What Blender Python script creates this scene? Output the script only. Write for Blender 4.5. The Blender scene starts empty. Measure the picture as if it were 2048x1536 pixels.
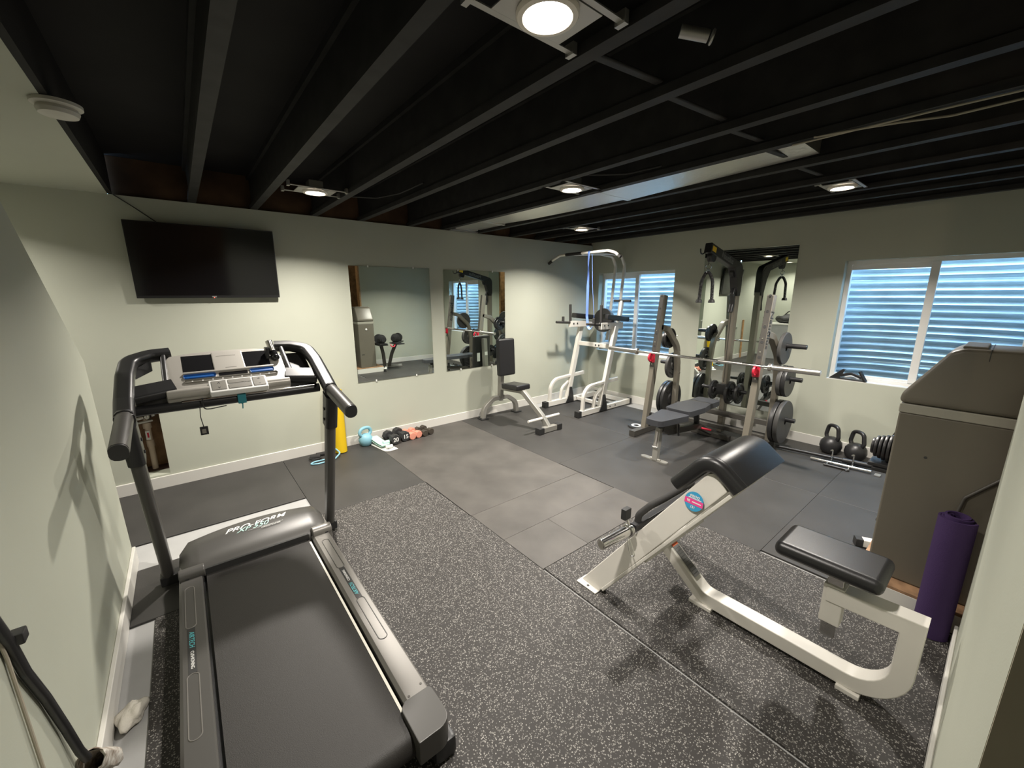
import bpy, bmesh, math, random
from mathutils import Vector, Matrix, Euler
random.seed(11)
SC = bpy.context.scene
COL = SC.collection
PI = math.pi
WM = {}                      # object name -> world matrix

# ------------------------------------------------------------------ helpers
def V(*a): return Vector(a)

def tag(o, label=None, cat=None, group=None, kind=None):
    if label: o['label'] = label
    if cat: o['category'] = cat
    if group: o['group'] = group
    if kind: o['kind'] = kind
    return o

def thing(name, label, cat, loc=(0, 0, 0), rz=0.0, group=None, rot=None):
    o = bpy.data.objects.new(name, None)
    COL.objects.link(o)
    o.empty_display_size = 0.05
    o.location = loc
    o.rotation_euler = rot if rot else (0, 0, rz)
    WM[o.name] = Matrix.Translation(Vector(loc)) @ Euler(o.rotation_euler).to_matrix().to_4x4()
    return tag(o, label, cat, group)

def copy_tree(o, parent=None):
    c = o.copy()
    COL.objects.link(c)
    if parent is not None:
        c.parent = parent
        WM[c.name] = WM[parent.name]
    for ch in [q for q in bpy.data.objects if q.parent == o]:
        copy_tree(ch, c)
    return c

def place(o, loc, rot, label=None, group=None):
    o.location = loc
    o.rotation_euler = rot
    WM[o.name] = Matrix.Translation(Vector(loc)) @ Euler(rot).to_matrix().to_4x4()
    if label: o['label'] = label
    if group: o['group'] = group
    return o

def fillet(pts, r, n=6, closed=False):
    pts = [Vector(p) for p in pts]
    if not r: return pts
    out = []
    N = len(pts)
    for i, p in enumerate(pts):
        if not closed and (i == 0 or i == N - 1):
            out.append(p); continue
        a, b = pts[i - 1] - p, pts[(i + 1) % N] - p
        rr = r[i] if isinstance(r, (list, tuple)) else r
        la, lb = a.length, b.length
        if rr <= 0 or la < 1e-6 or lb < 1e-6:
            out.append(p); continue
        a.normalize(); b.normalize()
        ang = a.angle(b)
        if ang > PI - 0.02:
            out.append(p); continue
        d = min(rr / math.tan(ang / 2), la * 0.49, lb * 0.49)
        r2 = d * math.tan(ang / 2)
        cdir = (a + b).normalized()
        c = p + cdir * (r2 / math.sin(ang / 2))
        s, e = p + a * d - c, p + b * d - c
        w = s.angle(e, 0.0)
        for k in range(n + 1):
            u = k / n
            if w < 1e-4: out.append(c + s)
            else: out.append(c + (s * math.sin((1 - u) * w) + e * math.sin(u * w)) / math.sin(w))
    return out

class MB:
    def __init__(s):
        s.bm = bmesh.new(); s.mi = 0

    def join(s, t, M=None):
        if M is not None: bmesh.ops.transform(t, matrix=M, verts=t.verts)
        for f in t.faces: f.material_index = s.mi
        me = bpy.data.meshes.new('tmp')
        t.to_mesh(me); t.free()
        s.bm.from_mesh(me)
        bpy.data.meshes.remove(me)
        return s

    def box(s, x0, x1, y0, y1, z0, z1, bev=0.0, seg=2, M=None):
        t = bmesh.new()
        bmesh.ops.create_cube(t, size=1)
        bmesh.ops.scale(t, vec=(x1 - x0, y1 - y0, z1 - z0), verts=t.verts)
        bmesh.ops.translate(t, vec=((x0 + x1) / 2, (y0 + y1) / 2, (z0 + z1) / 2), verts=t.verts)
        if bev: bmesh.ops.bevel(t, geom=t.edges[:], offset=bev, segments=seg, profile=0.5, affect='EDGES')
        return s.join(t, M)

    def hexa(s, a, b, bev=0.0):
        """solid between two matching polygons (lists of points)"""
        t = bmesh.new()
        va = [t.verts.new(p) for p in a]; vb = [t.verts.new(p) for p in b]
        n = len(a)
        t.faces.new(va); t.faces.new(list(reversed(vb)))
        for i in range(n): t.faces.new([va[i], vb[i], vb[(i + 1) % n], va[(i + 1) % n]])
        bmesh.ops.recalc_face_normals(t, faces=t.faces)
        if bev: bmesh.ops.bevel(t, geom=t.edges[:], offset=bev, segments=2, profile=0.5, affect='EDGES')
        return s.join(t)

    def prism(s, poly, d0, d1, axis='x', bev=0.0, seg=2):
        """poly of 2D points; axis x: (y,z), axis y: (x,z), axis z: (x,y)"""
        f = {'x': lambda p, d: (d, p[0], p[1]), 'y': lambda p, d: (p[0], d, p[1]), 'z': lambda p, d: (p[0], p[1], d)}[axis]
        t = bmesh.new()
        va = [t.verts.new(f(p, d0)) for p in poly]; vb = [t.verts.new(f(p, d1)) for p in poly]
        n = len(poly)
        t.faces.new(va); t.faces.new(list(reversed(vb)))
        for i in range(n): t.faces.new([va[i], vb[i], vb[(i + 1) % n], va[(i + 1) % n]])
        bmesh.ops.recalc_face_normals(t, faces=t.faces)
        if bev: bmesh.ops.bevel(t, geom=t.edges[:], offset=bev, segments=seg, profile=0.5, affect='EDGES', clamp_overlap=True)
        return s.join(t)

    def cyl(s, p0, p1, r, r2=None, seg=20, bev=0.0):
        p0, p1 = Vector(p0), Vector(p1)
        d = p1 - p0
        t = bmesh.new()
        bmesh.ops.create_cone(t, cap_ends=True, segments=seg, radius1=r, radius2=r if r2 is None else r2, depth=d.length)
        if bev:
            ed = [e for e in t.edges if len(e.link_faces) == 2 and any(len(f.verts) > 4 for f in e.link_faces)]
            bmesh.ops.bevel(t, geom=ed, offset=bev, segments=2, profile=0.5, affect='EDGES')
        M = Matrix.Translation((p0 + p1) / 2) @ d.to_track_quat('Z', 'Y').to_matrix().to_4x4()
        return s.join(t, M)

    def sweep(s, path, sec, up=(0, 0, 1), closed=False, caps=True):
        path = [Vector(p) for p in path]
        clean = [path[0]]
        for p in path[1:]:
            if (p - clean[-1]).length > 1e-5: clean.append(p)
        path = clean
        N = len(path)
        t = bmesh.new()
        rings = []
        upv = Vector(up).normalized()
        prev = None
        for i, p in enumerate(path):
            if closed: tg = path[(i + 1) % N] - path[i - 1]
            elif i == 0: tg = path[1] - path[0]
            elif i == N - 1: tg = path[-1] - path[-2]
            else: tg = (path[i + 1] - p).normalized() + (p - path[i - 1]).normalized()
            tg.normalize()
            ref = upv if prev is None else prev
            side = tg.cross(ref)
            if side.length < 1e-4:
                ref = Vector((1, 0, 0)); side = tg.cross(ref)
                if side.length < 1e-4: ref = Vector((0, 1, 0)); side = tg.cross(ref)
            side.normalize()
            u = side.cross(tg).normalized()
            prev = u
            # mitre scale
            k = 1.0
            if 0 < i < N - 1 or closed:
                a = (path[(i + 1) % N] - p).normalized()
                c = max(0.35, abs(a.dot(tg)))
                k = 1.0 / c
                bend = (path[(i + 1) % N] - p).normalized() - (p - path[i - 1]).normalized()
                bd = bend.normalized() if bend.length > 1e-5 else None
            else: bd = None
            ring = []
            for (a, b) in sec:
                o = side * a + u * b
                if bd is not None and k > 1.001:
                    comp = o.dot(bd)
                    o = o + bd * comp * (k - 1)
                ring.append(t.verts.new(p + o))
            rings.append(ring)
        n = len(sec)
        rng = range(N) if closed else range(N - 1)
        for i in rng:
            A, B = rings[i], rings[(i + 1) % N]
            for j in range(n):
                t.faces.new([A[j], A[(j + 1) % n], B[(j + 1) % n], B[j]])
        if caps and not closed:
            t.faces.new(list(reversed(rings[0]))); t.faces.new(rings[-1])
        bmesh.ops.recalc_face_normals(t, faces=t.faces)
        return s.join(t)

    def tube(s, pts, r, fil=0.0, seg=12, nf=6, closed=False):
        sec = [(r * math.cos(2 * PI * k / seg), r * math.sin(2 * PI * k / seg)) for k in range(seg)]
        return s.sweep(fillet(pts, fil, nf, closed), sec, closed=closed)

    def rtube(s, pts, w, h, up=(0, 0, 1), fil=0.0, nf=6, cr=0.008, closed=False):
        """tube of rounded rectangular section: w sideways, h along up"""
        sec = []
        cr = min(cr, w * 0.49, h * 0.49)
        for sx, sy, a0 in ((1, 1, 0), (-1, 1, 90), (-1, -1, 180), (1, -1, 270)):
            for k in range(4):
                a = math.radians(a0 + 30 * k)
                sec.append((sx * (w / 2 - cr) + cr * math.cos(a), sy * (h / 2 - cr) + cr * math.sin(a)))
        return s.sweep(fillet(pts, fil, nf, closed), sec, up=up, closed=closed)

    def bar(s, p0, p1, w, h, up=(0, 0, 1), cr=0.006):
        return s.rtube([p0, p1], w, h, up, cr=cr)

    def lathe(s, prof, seg=28, M=None):
        t = bmesh.new()
        rings = []
        for (r, z) in prof:
            if r < 1e-6: rings.append([t.verts.new((0, 0, z))])
            else: rings.append([t.verts.new((r * math.cos(2 * PI * k / seg), r * math.sin(2 * PI * k / seg), z)) for k in range(seg)])
        for A, B in zip(rings[:-1], rings[1:]):
            if len(A) == 1 and len(B) == 1: continue
            for j in range(seg):
                j2 = (j + 1) % seg
                if len(A) == 1: t.faces.new([A[0], B[j], B[j2]])
                elif len(B) == 1: t.faces.new([A[j], B[0], A[j2]])
                else: t.faces.new([A[j], B[j], B[j2], A[j2]])
        bmesh.ops.recalc_face_normals(t, faces=t.faces)
        return s.join(t, M)

    def sphere(s, c, r, sc=(1, 1, 1), seg=20):
        t = bmesh.new()
        bmesh.ops.create_uvsphere(t, u_segments=seg, v_segments=seg // 2, radius=r)
        return s.join(t, Matrix.Translation(Vector(c)) @ Matrix.Diagonal((sc[0], sc[1], sc[2], 1)))

    def torus(s, c, R, r, axis=(0, 0, 1), seg=28, sseg=10, M=None):
        q = Vector(axis).to_track_quat('Z', 'Y')
        pts = [Vector(c) + q @ Vector((R * math.cos(2 * PI * k / seg), R * math.sin(2 * PI * k / seg), 0)) for k in range(seg)]
        sec = [(r * math.cos(2 * PI * k / sseg), r * math.sin(2 * PI * k / sseg)) for k in range(sseg)]
        return s.sweep(pts, sec, up=Vector(axis), closed=True)

    def build(s, name, mat, parent=None, world=True, ang=38, smooth=True):
        me = bpy.data.meshes.new(name)
        s.bm.to_mesh(me); s.bm.free()
        for m in (mat if isinstance(mat, (list, tuple)) else [mat]): me.materials.append(m)
        o = bpy.data.objects.new(name, me)
        COL.objects.link(o)
        if parent is not None:
            if world: me.transform(WM[parent.name].inverted())
            o.parent = parent
            WM[o.name] = WM[parent.name].copy()
        else:
            xs = [v.co for v in me.vertices]
            c = Vector(((min(v.x for v in xs) + max(v.x for v in xs)) / 2, (min(v.y for v in xs) + max(v.y for v in xs)) / 2, min(v.z for v in xs)))
            me.transform(Matrix.Translation(-c)); o.location = c
            WM[o.name] = Matrix.Translation(c)
        if smooth:
            me.polygons.foreach_set('use_smooth', [True] * len(me.polygons))
            me.set_sharp_from_angle(angle=math.radians(ang))
            if ang <= 45:
                wn = o.modifiers.new('weighted_normal', 'WEIGHTED_NORMAL'); wn.keep_sharp = True; wn.weight = 90
        me.update()
        return o

def lettering(body, size, M, mat, parent, name='lettering', depth=0.0006, shear=0.0, sx=1.0, spacing=1.0, bold=0.0):
    cu = bpy.data.curves.new('txt', 'FONT')
    cu.body = body; cu.size = size; cu.align_x = 'CENTER'; cu.align_y = 'CENTER'
    cu.extrude = depth; cu.shear = shear; cu.space_character = spacing; cu.offset = bold
    to = bpy.data.objects.new('txt', cu)
    COL.objects.link(to)
    dg = bpy.context.evaluated_depsgraph_get()
    me = bpy.data.meshes.new_from_object(to.evaluated_get(dg))
    bpy.data.objects.remove(to); bpy.data.curves.remove(cu)
    me.transform(M @ Matrix.Diagonal((sx, 1, 1, 1)))
    me.transform(WM[parent.name].inverted())
    me.materials.clear(); me.materials.append(mat)
    o = bpy.data.objects.new(name, me); COL.objects.link(o)
    o.parent = parent; WM[o.name] = WM[parent.name].copy()
    return o

def frame(o, x, y):
    """matrix whose x and y axes are the given directions at point o"""
    x = Vector(x).normalized(); y = Vector(y); z = x.cross(y).normalized(); y = z.cross(x)
    M = Matrix((x, y, z)).transposed().to_4x4()
    M.translation = Vector(o)
    return M

# ------------------------------------------------------------------ materials
def mat(name, col, rough=0.5, metal=0.0, spec=0.5, var=0.0, vscale=8.0, bump=0.0, bscale=60.0, coat=0.0, trans=0.0, emit=None, estr=0.0, dark=None, detail=4.0):
    m = bpy.data.materials.new(name)
    m.use_nodes = True
    nt = m.node_tree; b = nt.nodes['Principled BSDF']
    b.inputs['Base Color'].default_value = (*col, 1)
    b.inputs['Roughness'].default_value = rough
    b.inputs['Metallic'].default_value = metal
    b.inputs['Specular IOR Level'].default_value = spec
    b.inputs['Coat Weight'].default_value = coat
    b.inputs['Coat Roughness'].default_value = 0.1
    b.inputs['Transmission Weight'].default_value = trans
    if emit:
        b.inputs['Emission Color'].default_value = (*emit, 1)
        b.inputs['Emission Strength'].default_value = estr
    if var or bump:
        tc = nt.nodes.new('ShaderNodeTexCoord')
    if var:
        n = nt.nodes.new('ShaderNodeTexNoise'); n.inputs['Scale'].default_value = vscale; n.inputs['Detail'].default_value = detail
        nt.links.new(tc.outputs['Object'], n.inputs['Vector'])
        r = nt.nodes.new('ShaderNodeValToRGB')
        d = dark if dark else tuple(c * (1 - var) for c in col)
        l = tuple(min(1, c * (1 + var)) for c in col) if not dark else col
        r.color_ramp.elements[0].position = 0.32; r.color_ramp.elements[0].color = (*d, 1)
        r.color_ramp.elements[1].position = 0.68; r.color_ramp.elements[1].color = (*l, 1)
        nt.links.new(n.outputs['Fac'], r.inputs['Fac'])
        nt.links.new(r.outputs['Color'], b.inputs['Base Color'])
    if bump:
        n2 = nt.nodes.new('ShaderNodeTexNoise'); n2.inputs['Scale'].default_value = bscale; n2.inputs['Detail'].default_value = 3
        nt.links.new(tc.outputs['Object'], n2.inputs['Vector'])
        bp = nt.nodes.new('ShaderNodeBump'); bp.inputs['Strength'].default_value = bump; bp.inputs['Distance'].default_value = 0.004
        nt.links.new(n2.outputs['Fac'], bp.inputs['Height'])
        nt.links.new(bp.outputs['Normal'], b.inputs['Normal'])
    return m

def speckle_mat(name, base, flecks, thr=0.62, scale=150.0):
    m = mat(name, base, rough=0.62, spec=0.35)
    nt = m.node_tree; b = nt.nodes['Principled BSDF']
    tc = nt.nodes.new('ShaderNodeTexCoord')
    vo = nt.nodes.new('ShaderNodeTexVoronoi'); vo.inputs['Scale'].default_value = scale; vo.inputs['Randomness'].default_value = 1.0
    mp = nt.nodes.new('ShaderNodeMapping'); mp.inputs['Scale'].default_value = (1, 1, 1)
    nz = nt.nodes.new('ShaderNodeTexNoise'); nz.inputs['Scale'].default_value = 220; 
    nt.links.new(tc.outputs['Object'], mp.inputs['Vector'])
    nt.links.new(mp.outputs['Vector'], vo.inputs['Vector'])
    sp = nt.nodes.new('ShaderNodeSeparateColor')
    nt.links.new(vo.outputs['Color'], sp.inputs['Color'])
    # fleck chosen by the random cell colour, shrunk by the distance to the cell centre
    ds = nt.nodes.new('ShaderNodeMath'); ds.operation = 'LESS_THAN'; ds.inputs[1].default_value = 0.42
    nt.links.new(vo.outputs['Distance'], ds.inputs[0])
    gt = nt.nodes.new('ShaderNodeMath'); gt.operation = 'GREATER_THAN'; gt.inputs[1].default_value = thr
    nt.links.new(sp.outputs[0], gt.inputs[0])
    mu = nt.nodes.new('ShaderNodeMath'); mu.operation = 'MULTIPLY'
    nt.links.new(ds.outputs[0], mu.inputs[0]); nt.links.new(gt.outputs[0], mu.inputs[1])
    fr = nt.nodes.new('ShaderNodeValToRGB')
    fr.color_ramp.elements[0].color = (*flecks[0], 1); fr.color_ramp.elements[1].color = (*flecks[1], 1)
    nt.links.new(sp.outputs[1], fr.inputs['Fac'])
    mx = nt.nodes.new('ShaderNodeMix'); mx.data_type = 'RGBA'
    mx.inputs['A'].default_value = (*base, 1)
    nt.links.new(mu.outputs[0], mx.inputs['Factor']); nt.links.new(fr.outputs['Color'], mx.inputs['B'])
    nt.links.new(mx.outputs['Result'], b.inputs['Base Color'])
    bp = nt.nodes.new('ShaderNodeBump'); bp.inputs['Strength'].default_value = 0.25; bp.inputs['Distance'].default_value = 0.002
    nt.links.new(tc.outputs['Object'], nz.inputs['Vector'])
    nt.links.new(nz.outputs['Fac'], bp.inputs['Height']); nt.links.new(bp.outputs['Normal'], b.inputs['Normal'])
    return m

def glass_mat(name):
    m = bpy.data.materials.new(name); m.use_nodes = True
    nt = m.node_tree; nt.nodes.clear()
    o = nt.nodes.new('ShaderNodeOutputMaterial'); mx = nt.nodes.new('ShaderNodeMixShader')
    tr = nt.nodes.new('ShaderNodeBsdfTransparent'); gl = nt.nodes.new('ShaderNodeBsdfGlossy'); gl.inputs['Roughness'].default_value = 0.02
    tr.inputs['Color'].default_value = (0.86, 0.93, 0.95, 1)
    fr = nt.nodes.new('ShaderNodeFresnel'); fr.inputs['IOR'].default_value = 1.45
    ge = nt.nodes.new('ShaderNodeNewGeometry'); om = nt.nodes.new('ShaderNodeMath'); om.operation = 'SUBTRACT'; om.inputs[0].default_value = 1.0
    ml = nt.nodes.new('ShaderNodeMath'); ml.operation = 'MULTIPLY'
    nt.links.new(ge.outputs['Backfacing'], om.inputs[1]); nt.links.new(fr.outputs[0], ml.inputs[0]); nt.links.new(om.outputs[0], ml.inputs[1])
    nt.links.new(ml.outputs[0], mx.inputs[0]); nt.links.new(tr.outputs[0], mx.inputs[1]); nt.links.new(gl.outputs[0], mx.inputs[2])
    nt.links.new(mx.outputs[0], o.inputs[0])
    return m

M_wall = mat('sage_wall_paint', (0.47, 0.485, 0.405), 0.62, spec=0.3, bump=0.06, bscale=180, var=0.025, vscale=1.5)
M_return = mat('dim_warm_light_tan', (0.33, 0.30, 0.23), 0.65, spec=0.3, bump=0.05, bscale=150)  # dim warm light on the partition end, put into its colour
M_trim = mat('white_trim_paint', (0.66, 0.645, 0.60), 0.4)
M_black = mat('flat_black_paint', (0.012, 0.011, 0.012), 0.75, spec=0.25, var=0.25, vscale=3)
M_joist = mat('black_painted_wood', (0.024, 0.023, 0.023), 0.65, spec=0.3, var=0.25, vscale=9)
M_rim = mat('bare_brown_rim_board', (0.075, 0.043, 0.024), 0.8, var=0.5, vscale=3, spec=0.2)
M_concrete = mat('grey_painted_concrete', (0.37, 0.37, 0.365), 0.6, var=0.06, vscale=5)
M_mat = mat('black_rubber_mat', (0.072, 0.066, 0.060), 0.5, spec=0.42, var=0.22, vscale=3.2, bump=0.25, bscale=260, detail=8)
M_mat2 = mat('plain_rubber_mat', (0.040, 0.038, 0.036), 0.52, spec=0.4, var=0.18, vscale=2.5, bump=0.2, bscale=240, detail=6)
M_speck = speckle_mat('grey_flecked_rubber', (0.033, 0.030, 0.028), ((0.07, 0.066, 0.062), (0.35, 0.335, 0.31)), 0.42, 160)
M_white = mat('white_powder_coat', (0.68, 0.655, 0.60), 0.35, spec=0.5, var=0.03, vscale=6)
M_champ = mat('champagne_grey_steel', (0.225, 0.205, 0.167), 0.36, metal=0.35, spec=0.5)
M_silver = mat('silver_grey_steel', (0.31, 0.30, 0.27), 0.36, metal=0.35)
M_dgrey = mat('dark_grey_steel', (0.075, 0.070, 0.062), 0.42, metal=0.3)
M_blk = mat('black_powder_coat', (0.018, 0.018, 0.019), 0.4)
M_plas = mat('black_plastic', (0.022, 0.022, 0.023), 0.36, spec=0.5)
M_rub = mat('black_rubber', (0.020, 0.020, 0.020), 0.6)
M_foam = mat('black_foam_grip', (0.035, 0.034, 0.033), 0.8, spec=0.2)
M_vinyl = mat('black_vinyl', (0.016, 0.016, 0.017), 0.34, spec=0.55, bump=0.12, bscale=420)
M_vinyl2 = mat('charcoal_vinyl', (0.042, 0.044, 0.050), 0.42, spec=0.5, bump=0.15, bscale=350)
M_chrome = mat('chrome', (0.78, 0.77, 0.75), 0.14, metal=1.0)
M_steel = mat('brushed_steel', (0.62, 0.60, 0.57), 0.3, metal=1.0)
M_iron = mat('black_cast_iron', (0.022, 0.022, 0.023), 0.38, spec=0.6, bump=0.15, bscale=200)
M_iron2 = mat('grey_cast_iron', (0.058, 0.057, 0.055), 0.48, spec=0.5, bump=0.2, bscale=150)
M_mirror = mat('mirror_silver', (0.80, 0.86, 0.82), 0.0, metal=1.0)
M_clip = mat('clear_plastic_clip', (0.75, 0.76, 0.72), 0.2, spec=0.6)
M_vinylw = mat('white_window_vinyl', (0.78, 0.77, 0.74), 0.38)
M_glass = glass_mat('window_glass')
M_galv = mat('galvanised_steel', (0.52, 0.57, 0.60), 0.38, metal=0.35, var=0.10, vscale=5)
M_gravel = mat('wet_gravel', (0.05, 0.05, 0.055), 0.6, bump=1.0, bscale=60, var=0.5, vscale=40)
M_earth = mat('soil', (0.05, 0.04, 0.03), 0.9)
M_lamp = mat('lit_diffuser', (0.9, 0.9, 0.9), 0.5, emit=(1.0, 0.90, 0.74), estr=14.0)
M_bulb = mat('added_bulb_glow', (0.9, 0.9, 0.9), 0.5, emit=(1.0, 0.80, 0.55), estr=170.0)
M_lampw = mat('white_lamp_trim', (0.80, 0.74, 0.66), 0.45)
M_tin = mat('galvanised_bracket', (0.45, 0.44, 0.42), 0.4, metal=0.8)
M_foil = mat('duct_foil', (0.72, 0.71, 0.66), 0.33, metal=0.9, bump=0.7, bscale=35)
M_wire = mat('pale_cable_jacket', (0.42, 0.38, 0.30), 0.5)
M_tv = mat('tv_screen', (0.006, 0.006, 0.007), 0.09, spec=0.5)
M_tvb = mat('tv_bezel', (0.012, 0.012, 0.013), 0.3)
M_red = mat('red_plastic', (0.62, 0.02, 0.05), 0.4)
M_led = mat('red_standby_led', (0.6, 0.05, 0.02), 0.3, emit=(1, 0.1, 0.05), estr=1.5)
M_soft = mat('taupe_cabinet_plastic', (0.128, 0.115, 0.090), 0.42, var=0.03, vscale=4)
M_softb = mat('pale_cabinet_band', (0.31, 0.297, 0.25), 0.45)
M_ply = mat('plywood', (0.34, 0.20, 0.11), 0.6, var=0.3, vscale=14)
M_purple = mat('purple_foam', (0.048, 0.026, 0.085), 0.75, spec=0.2, bump=0.3, bscale=300)
M_yellow = mat('yellow_foam', (0.66, 0.44, 0.012), 0.7, spec=0.2, bump=0.25, bscale=220)
M_blue = mat('blue_latex_band', (0.125, 0.22, 0.55), 0.5)
M_teal = mat('teal_plastic', (0.03, 0.22, 0.27), 0.4)
M_kb = mat('light_blue_vinyl', (0.22, 0.45, 0.55), 0.45)
M_mint = mat('mint_fabric', (0.44, 0.68, 0.58), 0.85, spec=0.1, bump=0.2, bscale=300)
M_pale = mat('white_fabric', (0.74, 0.75, 0.71), 0.85, spec=0.1, bump=0.2, bscale=300)
M_coral = mat('coral_neoprene', (0.70, 0.28, 0.20), 0.65)
M_neo = mat('black_neoprene', (0.025, 0.025, 0.026), 0.6)
M_brown = mat('dark_bronze_vinyl', (0.055, 0.045, 0.035), 0.5)
M_textw = mat('white_print', (0.80, 0.80, 0.78), 0.5)
M_textg = mat('grey_print', (0.20, 0.20, 0.19), 0.5)
M_textt = mat('teal_print', (0.10, 0.46, 0.50), 0.5)
M_textm = mat('mint_print', (0.45, 0.66, 0.62), 0.5)
M_textd = mat('dark_print', (0.03, 0.03, 0.03), 0.5)
M_consol = mat('silver_console_plastic', (0.47, 0.45, 0.41), 0.35, metal=0.3)
M_btn = mat('grey_button', (0.20, 0.19, 0.165), 0.5)
M_bluebtn = mat('blue_button', (0.012, 0.10, 0.36), 0.35)
M_lcd = mat('dark_display_window', (0.012, 0.012, 0.013), 0.12)
M_treadg = mat('graphite_plastic', (0.074, 0.071, 0.066), 0.38)
M_rail = mat('silver_grey_rail', (0.21, 0.20, 0.185), 0.34, metal=0.25)
M_belt = mat('treadmill_belt', (0.031, 0.029, 0.027), 0.48, spec=0.4, bump=0.25, bscale=500)
M_beltw = mat('pale_belt_edge', (0.70, 0.68, 0.60), 0.5)
M_stkb = mat('sticker_blue', (0.045, 0.33, 0.58), 0.45)
M_stkp = mat('sticker_pink', (0.82, 0.07, 0.29), 0.45)
M_stko = mat('sticker_orange', (0.72, 0.16, 0.06), 0.45)
M_stkg = mat('sticker_grey', (0.16, 0.16, 0.155), 0.75, spec=0.15)
M_stky = mat('sticker_yellow', (0.85, 0.55, 0.02), 0.45)
M_kraft = mat('brown_kraft_insulation', (0.40, 0.245, 0.135), 0.75, var=0.35, vscale=9, bump=0.9, bscale=22)
M_pvc = mat('pale_pipe', (0.62, 0.50, 0.40), 0.35)
M_copper = mat('copper_pipe', (0.55, 0.28, 0.16), 0.3, metal=0.9)
M_paper = mat('printed_paper', (0.72, 0.70, 0.64), 0.8, var=0.4, vscale=45, dark=(0.30, 0.24, 0.19))
M_rag = mat('crumpled_white_cloth', (0.62, 0.59, 0.52), 0.9, spec=0.1, bump=0.9, bscale=60)
M_det = mat('ivory_plastic', (0.62, 0.60, 0.54), 0.45)
M_wood = mat('pine_stud', (0.42, 0.24, 0.11), 0.7, var=0.25, vscale=12)
M_carpet = mat('added_dark_carpet', (0.06, 0.057, 0.054), 0.95, spec=0.1, bump=0.5, bscale=200)  # dark cover added to the unseen steps to cut bounced light
M_gapfloor = mat('dark_subfloor', (0.08, 0.045, 0.035), 0.7)

# ------------------------------------------------------------------ the room shell
def struct(mb, name, m, smooth=False, parent=None):
    o = mb.build(name, m, parent, smooth=smooth)
    if parent is None: o['kind'] = 'structure'
    return o

H = 2.4
struct(MB().box(-7.3, 0.2, -7.0, 0.3, -0.08, -0.012), 'floor', M_concrete)
# wall with the television: one opening with pipes in it
mb = MB()
ox0, ox1, oz0, oz1 = -5.765, -5.56, 0.118, 0.80
mb.box(-7.3, ox0, 0, 0.14, -0.012, H); mb.box(ox1, 0.0, 0, 0.14, -0.012, H)
mb.box(ox0, ox1, 0, 0.14, -0.012, oz0); mb.box(ox0, ox1, 0, 0.14, oz1, H)
struct(mb, 'wall_back', M_wall)
struct(MB().box(-5.6, 0.0, 0.03, 0.14, H, 2.68), 'trim_1', M_rim)
# window wall
W1 = (-1.452, -0.152, 0.742, 1.966); W2 = (-4.58, -3.292, 0.755, 1.966)
mb = MB(); TX = 0.22
mb.box(0, TX, -5.4, 0.14, -0.012, W1[2]); mb.box(0, TX, -5.4, 0.14, W1[3], 2.68)
mb.box(0, TX, W1[1], 0.14, W1[2], W1[3]); mb.box(0, TX, W2[1], W1[0], W1[2], W1[3]); mb.box(0, TX, -5.4, W2[0], W1[2], W1[3])
mb.box(0, TX, W2[0], W2[1], W1[2], W2[2])
struct(mb, 'wall_right', M_wall)
# stair wall at the left, its top edge rising with the stairs
struct(MB().prism([(-6.9, -0.012), (-1.205, -0.012), (-1.335, 1.30), (-2.63, H), (-6.9, H)], -5.865, -5.74, 'x'), 'wall_left', M_wall)
struct(MB().box(-7.3, -7.12, -7.0, 0.14, -0.012, H), 'wall_stairwell', M_wall)
struct(MB().box(-2.01, 0.0, -5.28, -5.15, -0.012, 2.68), 'wall_front', M_wall)
struct(MB().box(-2.045, -2.012, -5.28, -5.13, -0.012, 2.68), 'trim_2', M_wood)
mb = MB(); mb.box(-4.53, -2.63, -4.67, -4.55, -0.012, H)
wp = struct(mb, 'wall_partition', M_wall)
struct(MB().box(-4.536, -4.529, -4.67, -4.5505, -0.012, H), 'trim_3', M_return)
struct(MB().box(-7.3, 0.2, -7.0, -6.85, -0.012, 2.68), 'wall_utility', M_kraft)
struct(MB().box(0.0, 0.2, -6.9, -5.28, -0.012, 2.68), 'wall_utility_right', M_kraft)
# ceiling: black deck over open joists; painted soffit over the stairs
struct(MB().box(-7.3, 0.25, -7.0, 0.16, 2.68, 2.74), 'ceiling', M_black)
struct(MB().box(-7.3, -5.6, -6.9, 0.0, H, 2.44), 'ceiling_soffit', M_wall)
struct(MB().box(-5.60, -5.575, -6.9, 0.0, H + 0.001, 2.68), 'trim_4', M_black)
JX = [-5.095, -4.655, -4.15, -3.70, -3.15, -2.72, -2.225, -1.68, -1.21, -0.81, -0.33]
for i, x in enumerate(JX):
    j = MB()
    j.box(x - 0.028, x + 0.028, -6.84, 0.02, H, H + 0.035)
    j.box(x - 0.008, x + 0.008, -6.84, 0.02, H + 0.035, 2.645)
    j.box(x - 0.028, x + 0.028, -6.84, 0.02, 2.645, 2.679)
    struct(j, 'ceiling_joist', M_joist)
for a, b in zip(JX[2:-3], JX[3:-2]):
    struct(MB().bar((a + 0.03, -3.455, H + 0.02), (b - 0.03, -3.455, H + 0.05), 0.035, 0.012), 'joist_bridging', M_joist)
# skirting
def base(name, x0, x1, y0, y1):
    mb = MB(); mb.box(x0, x1, y0, y1, -0.012, 0.104, bev=0.003, seg=1)
    struct(mb, name, M_trim)
base('baseboard_back', -7.0, -0.001, -0.014, -0.0005)
base('baseboard_right', -0.014, -0.0005, -5.14, -0.016)
base('baseboard_left', -5.7395, -5.722, -6.0, -1.215)
base('baseboard_front', -2.008, -0.016, -5.1495, -5.136)
base('baseboard_partition', -4.52, -2.635, -4.5495, -4.536)

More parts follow.
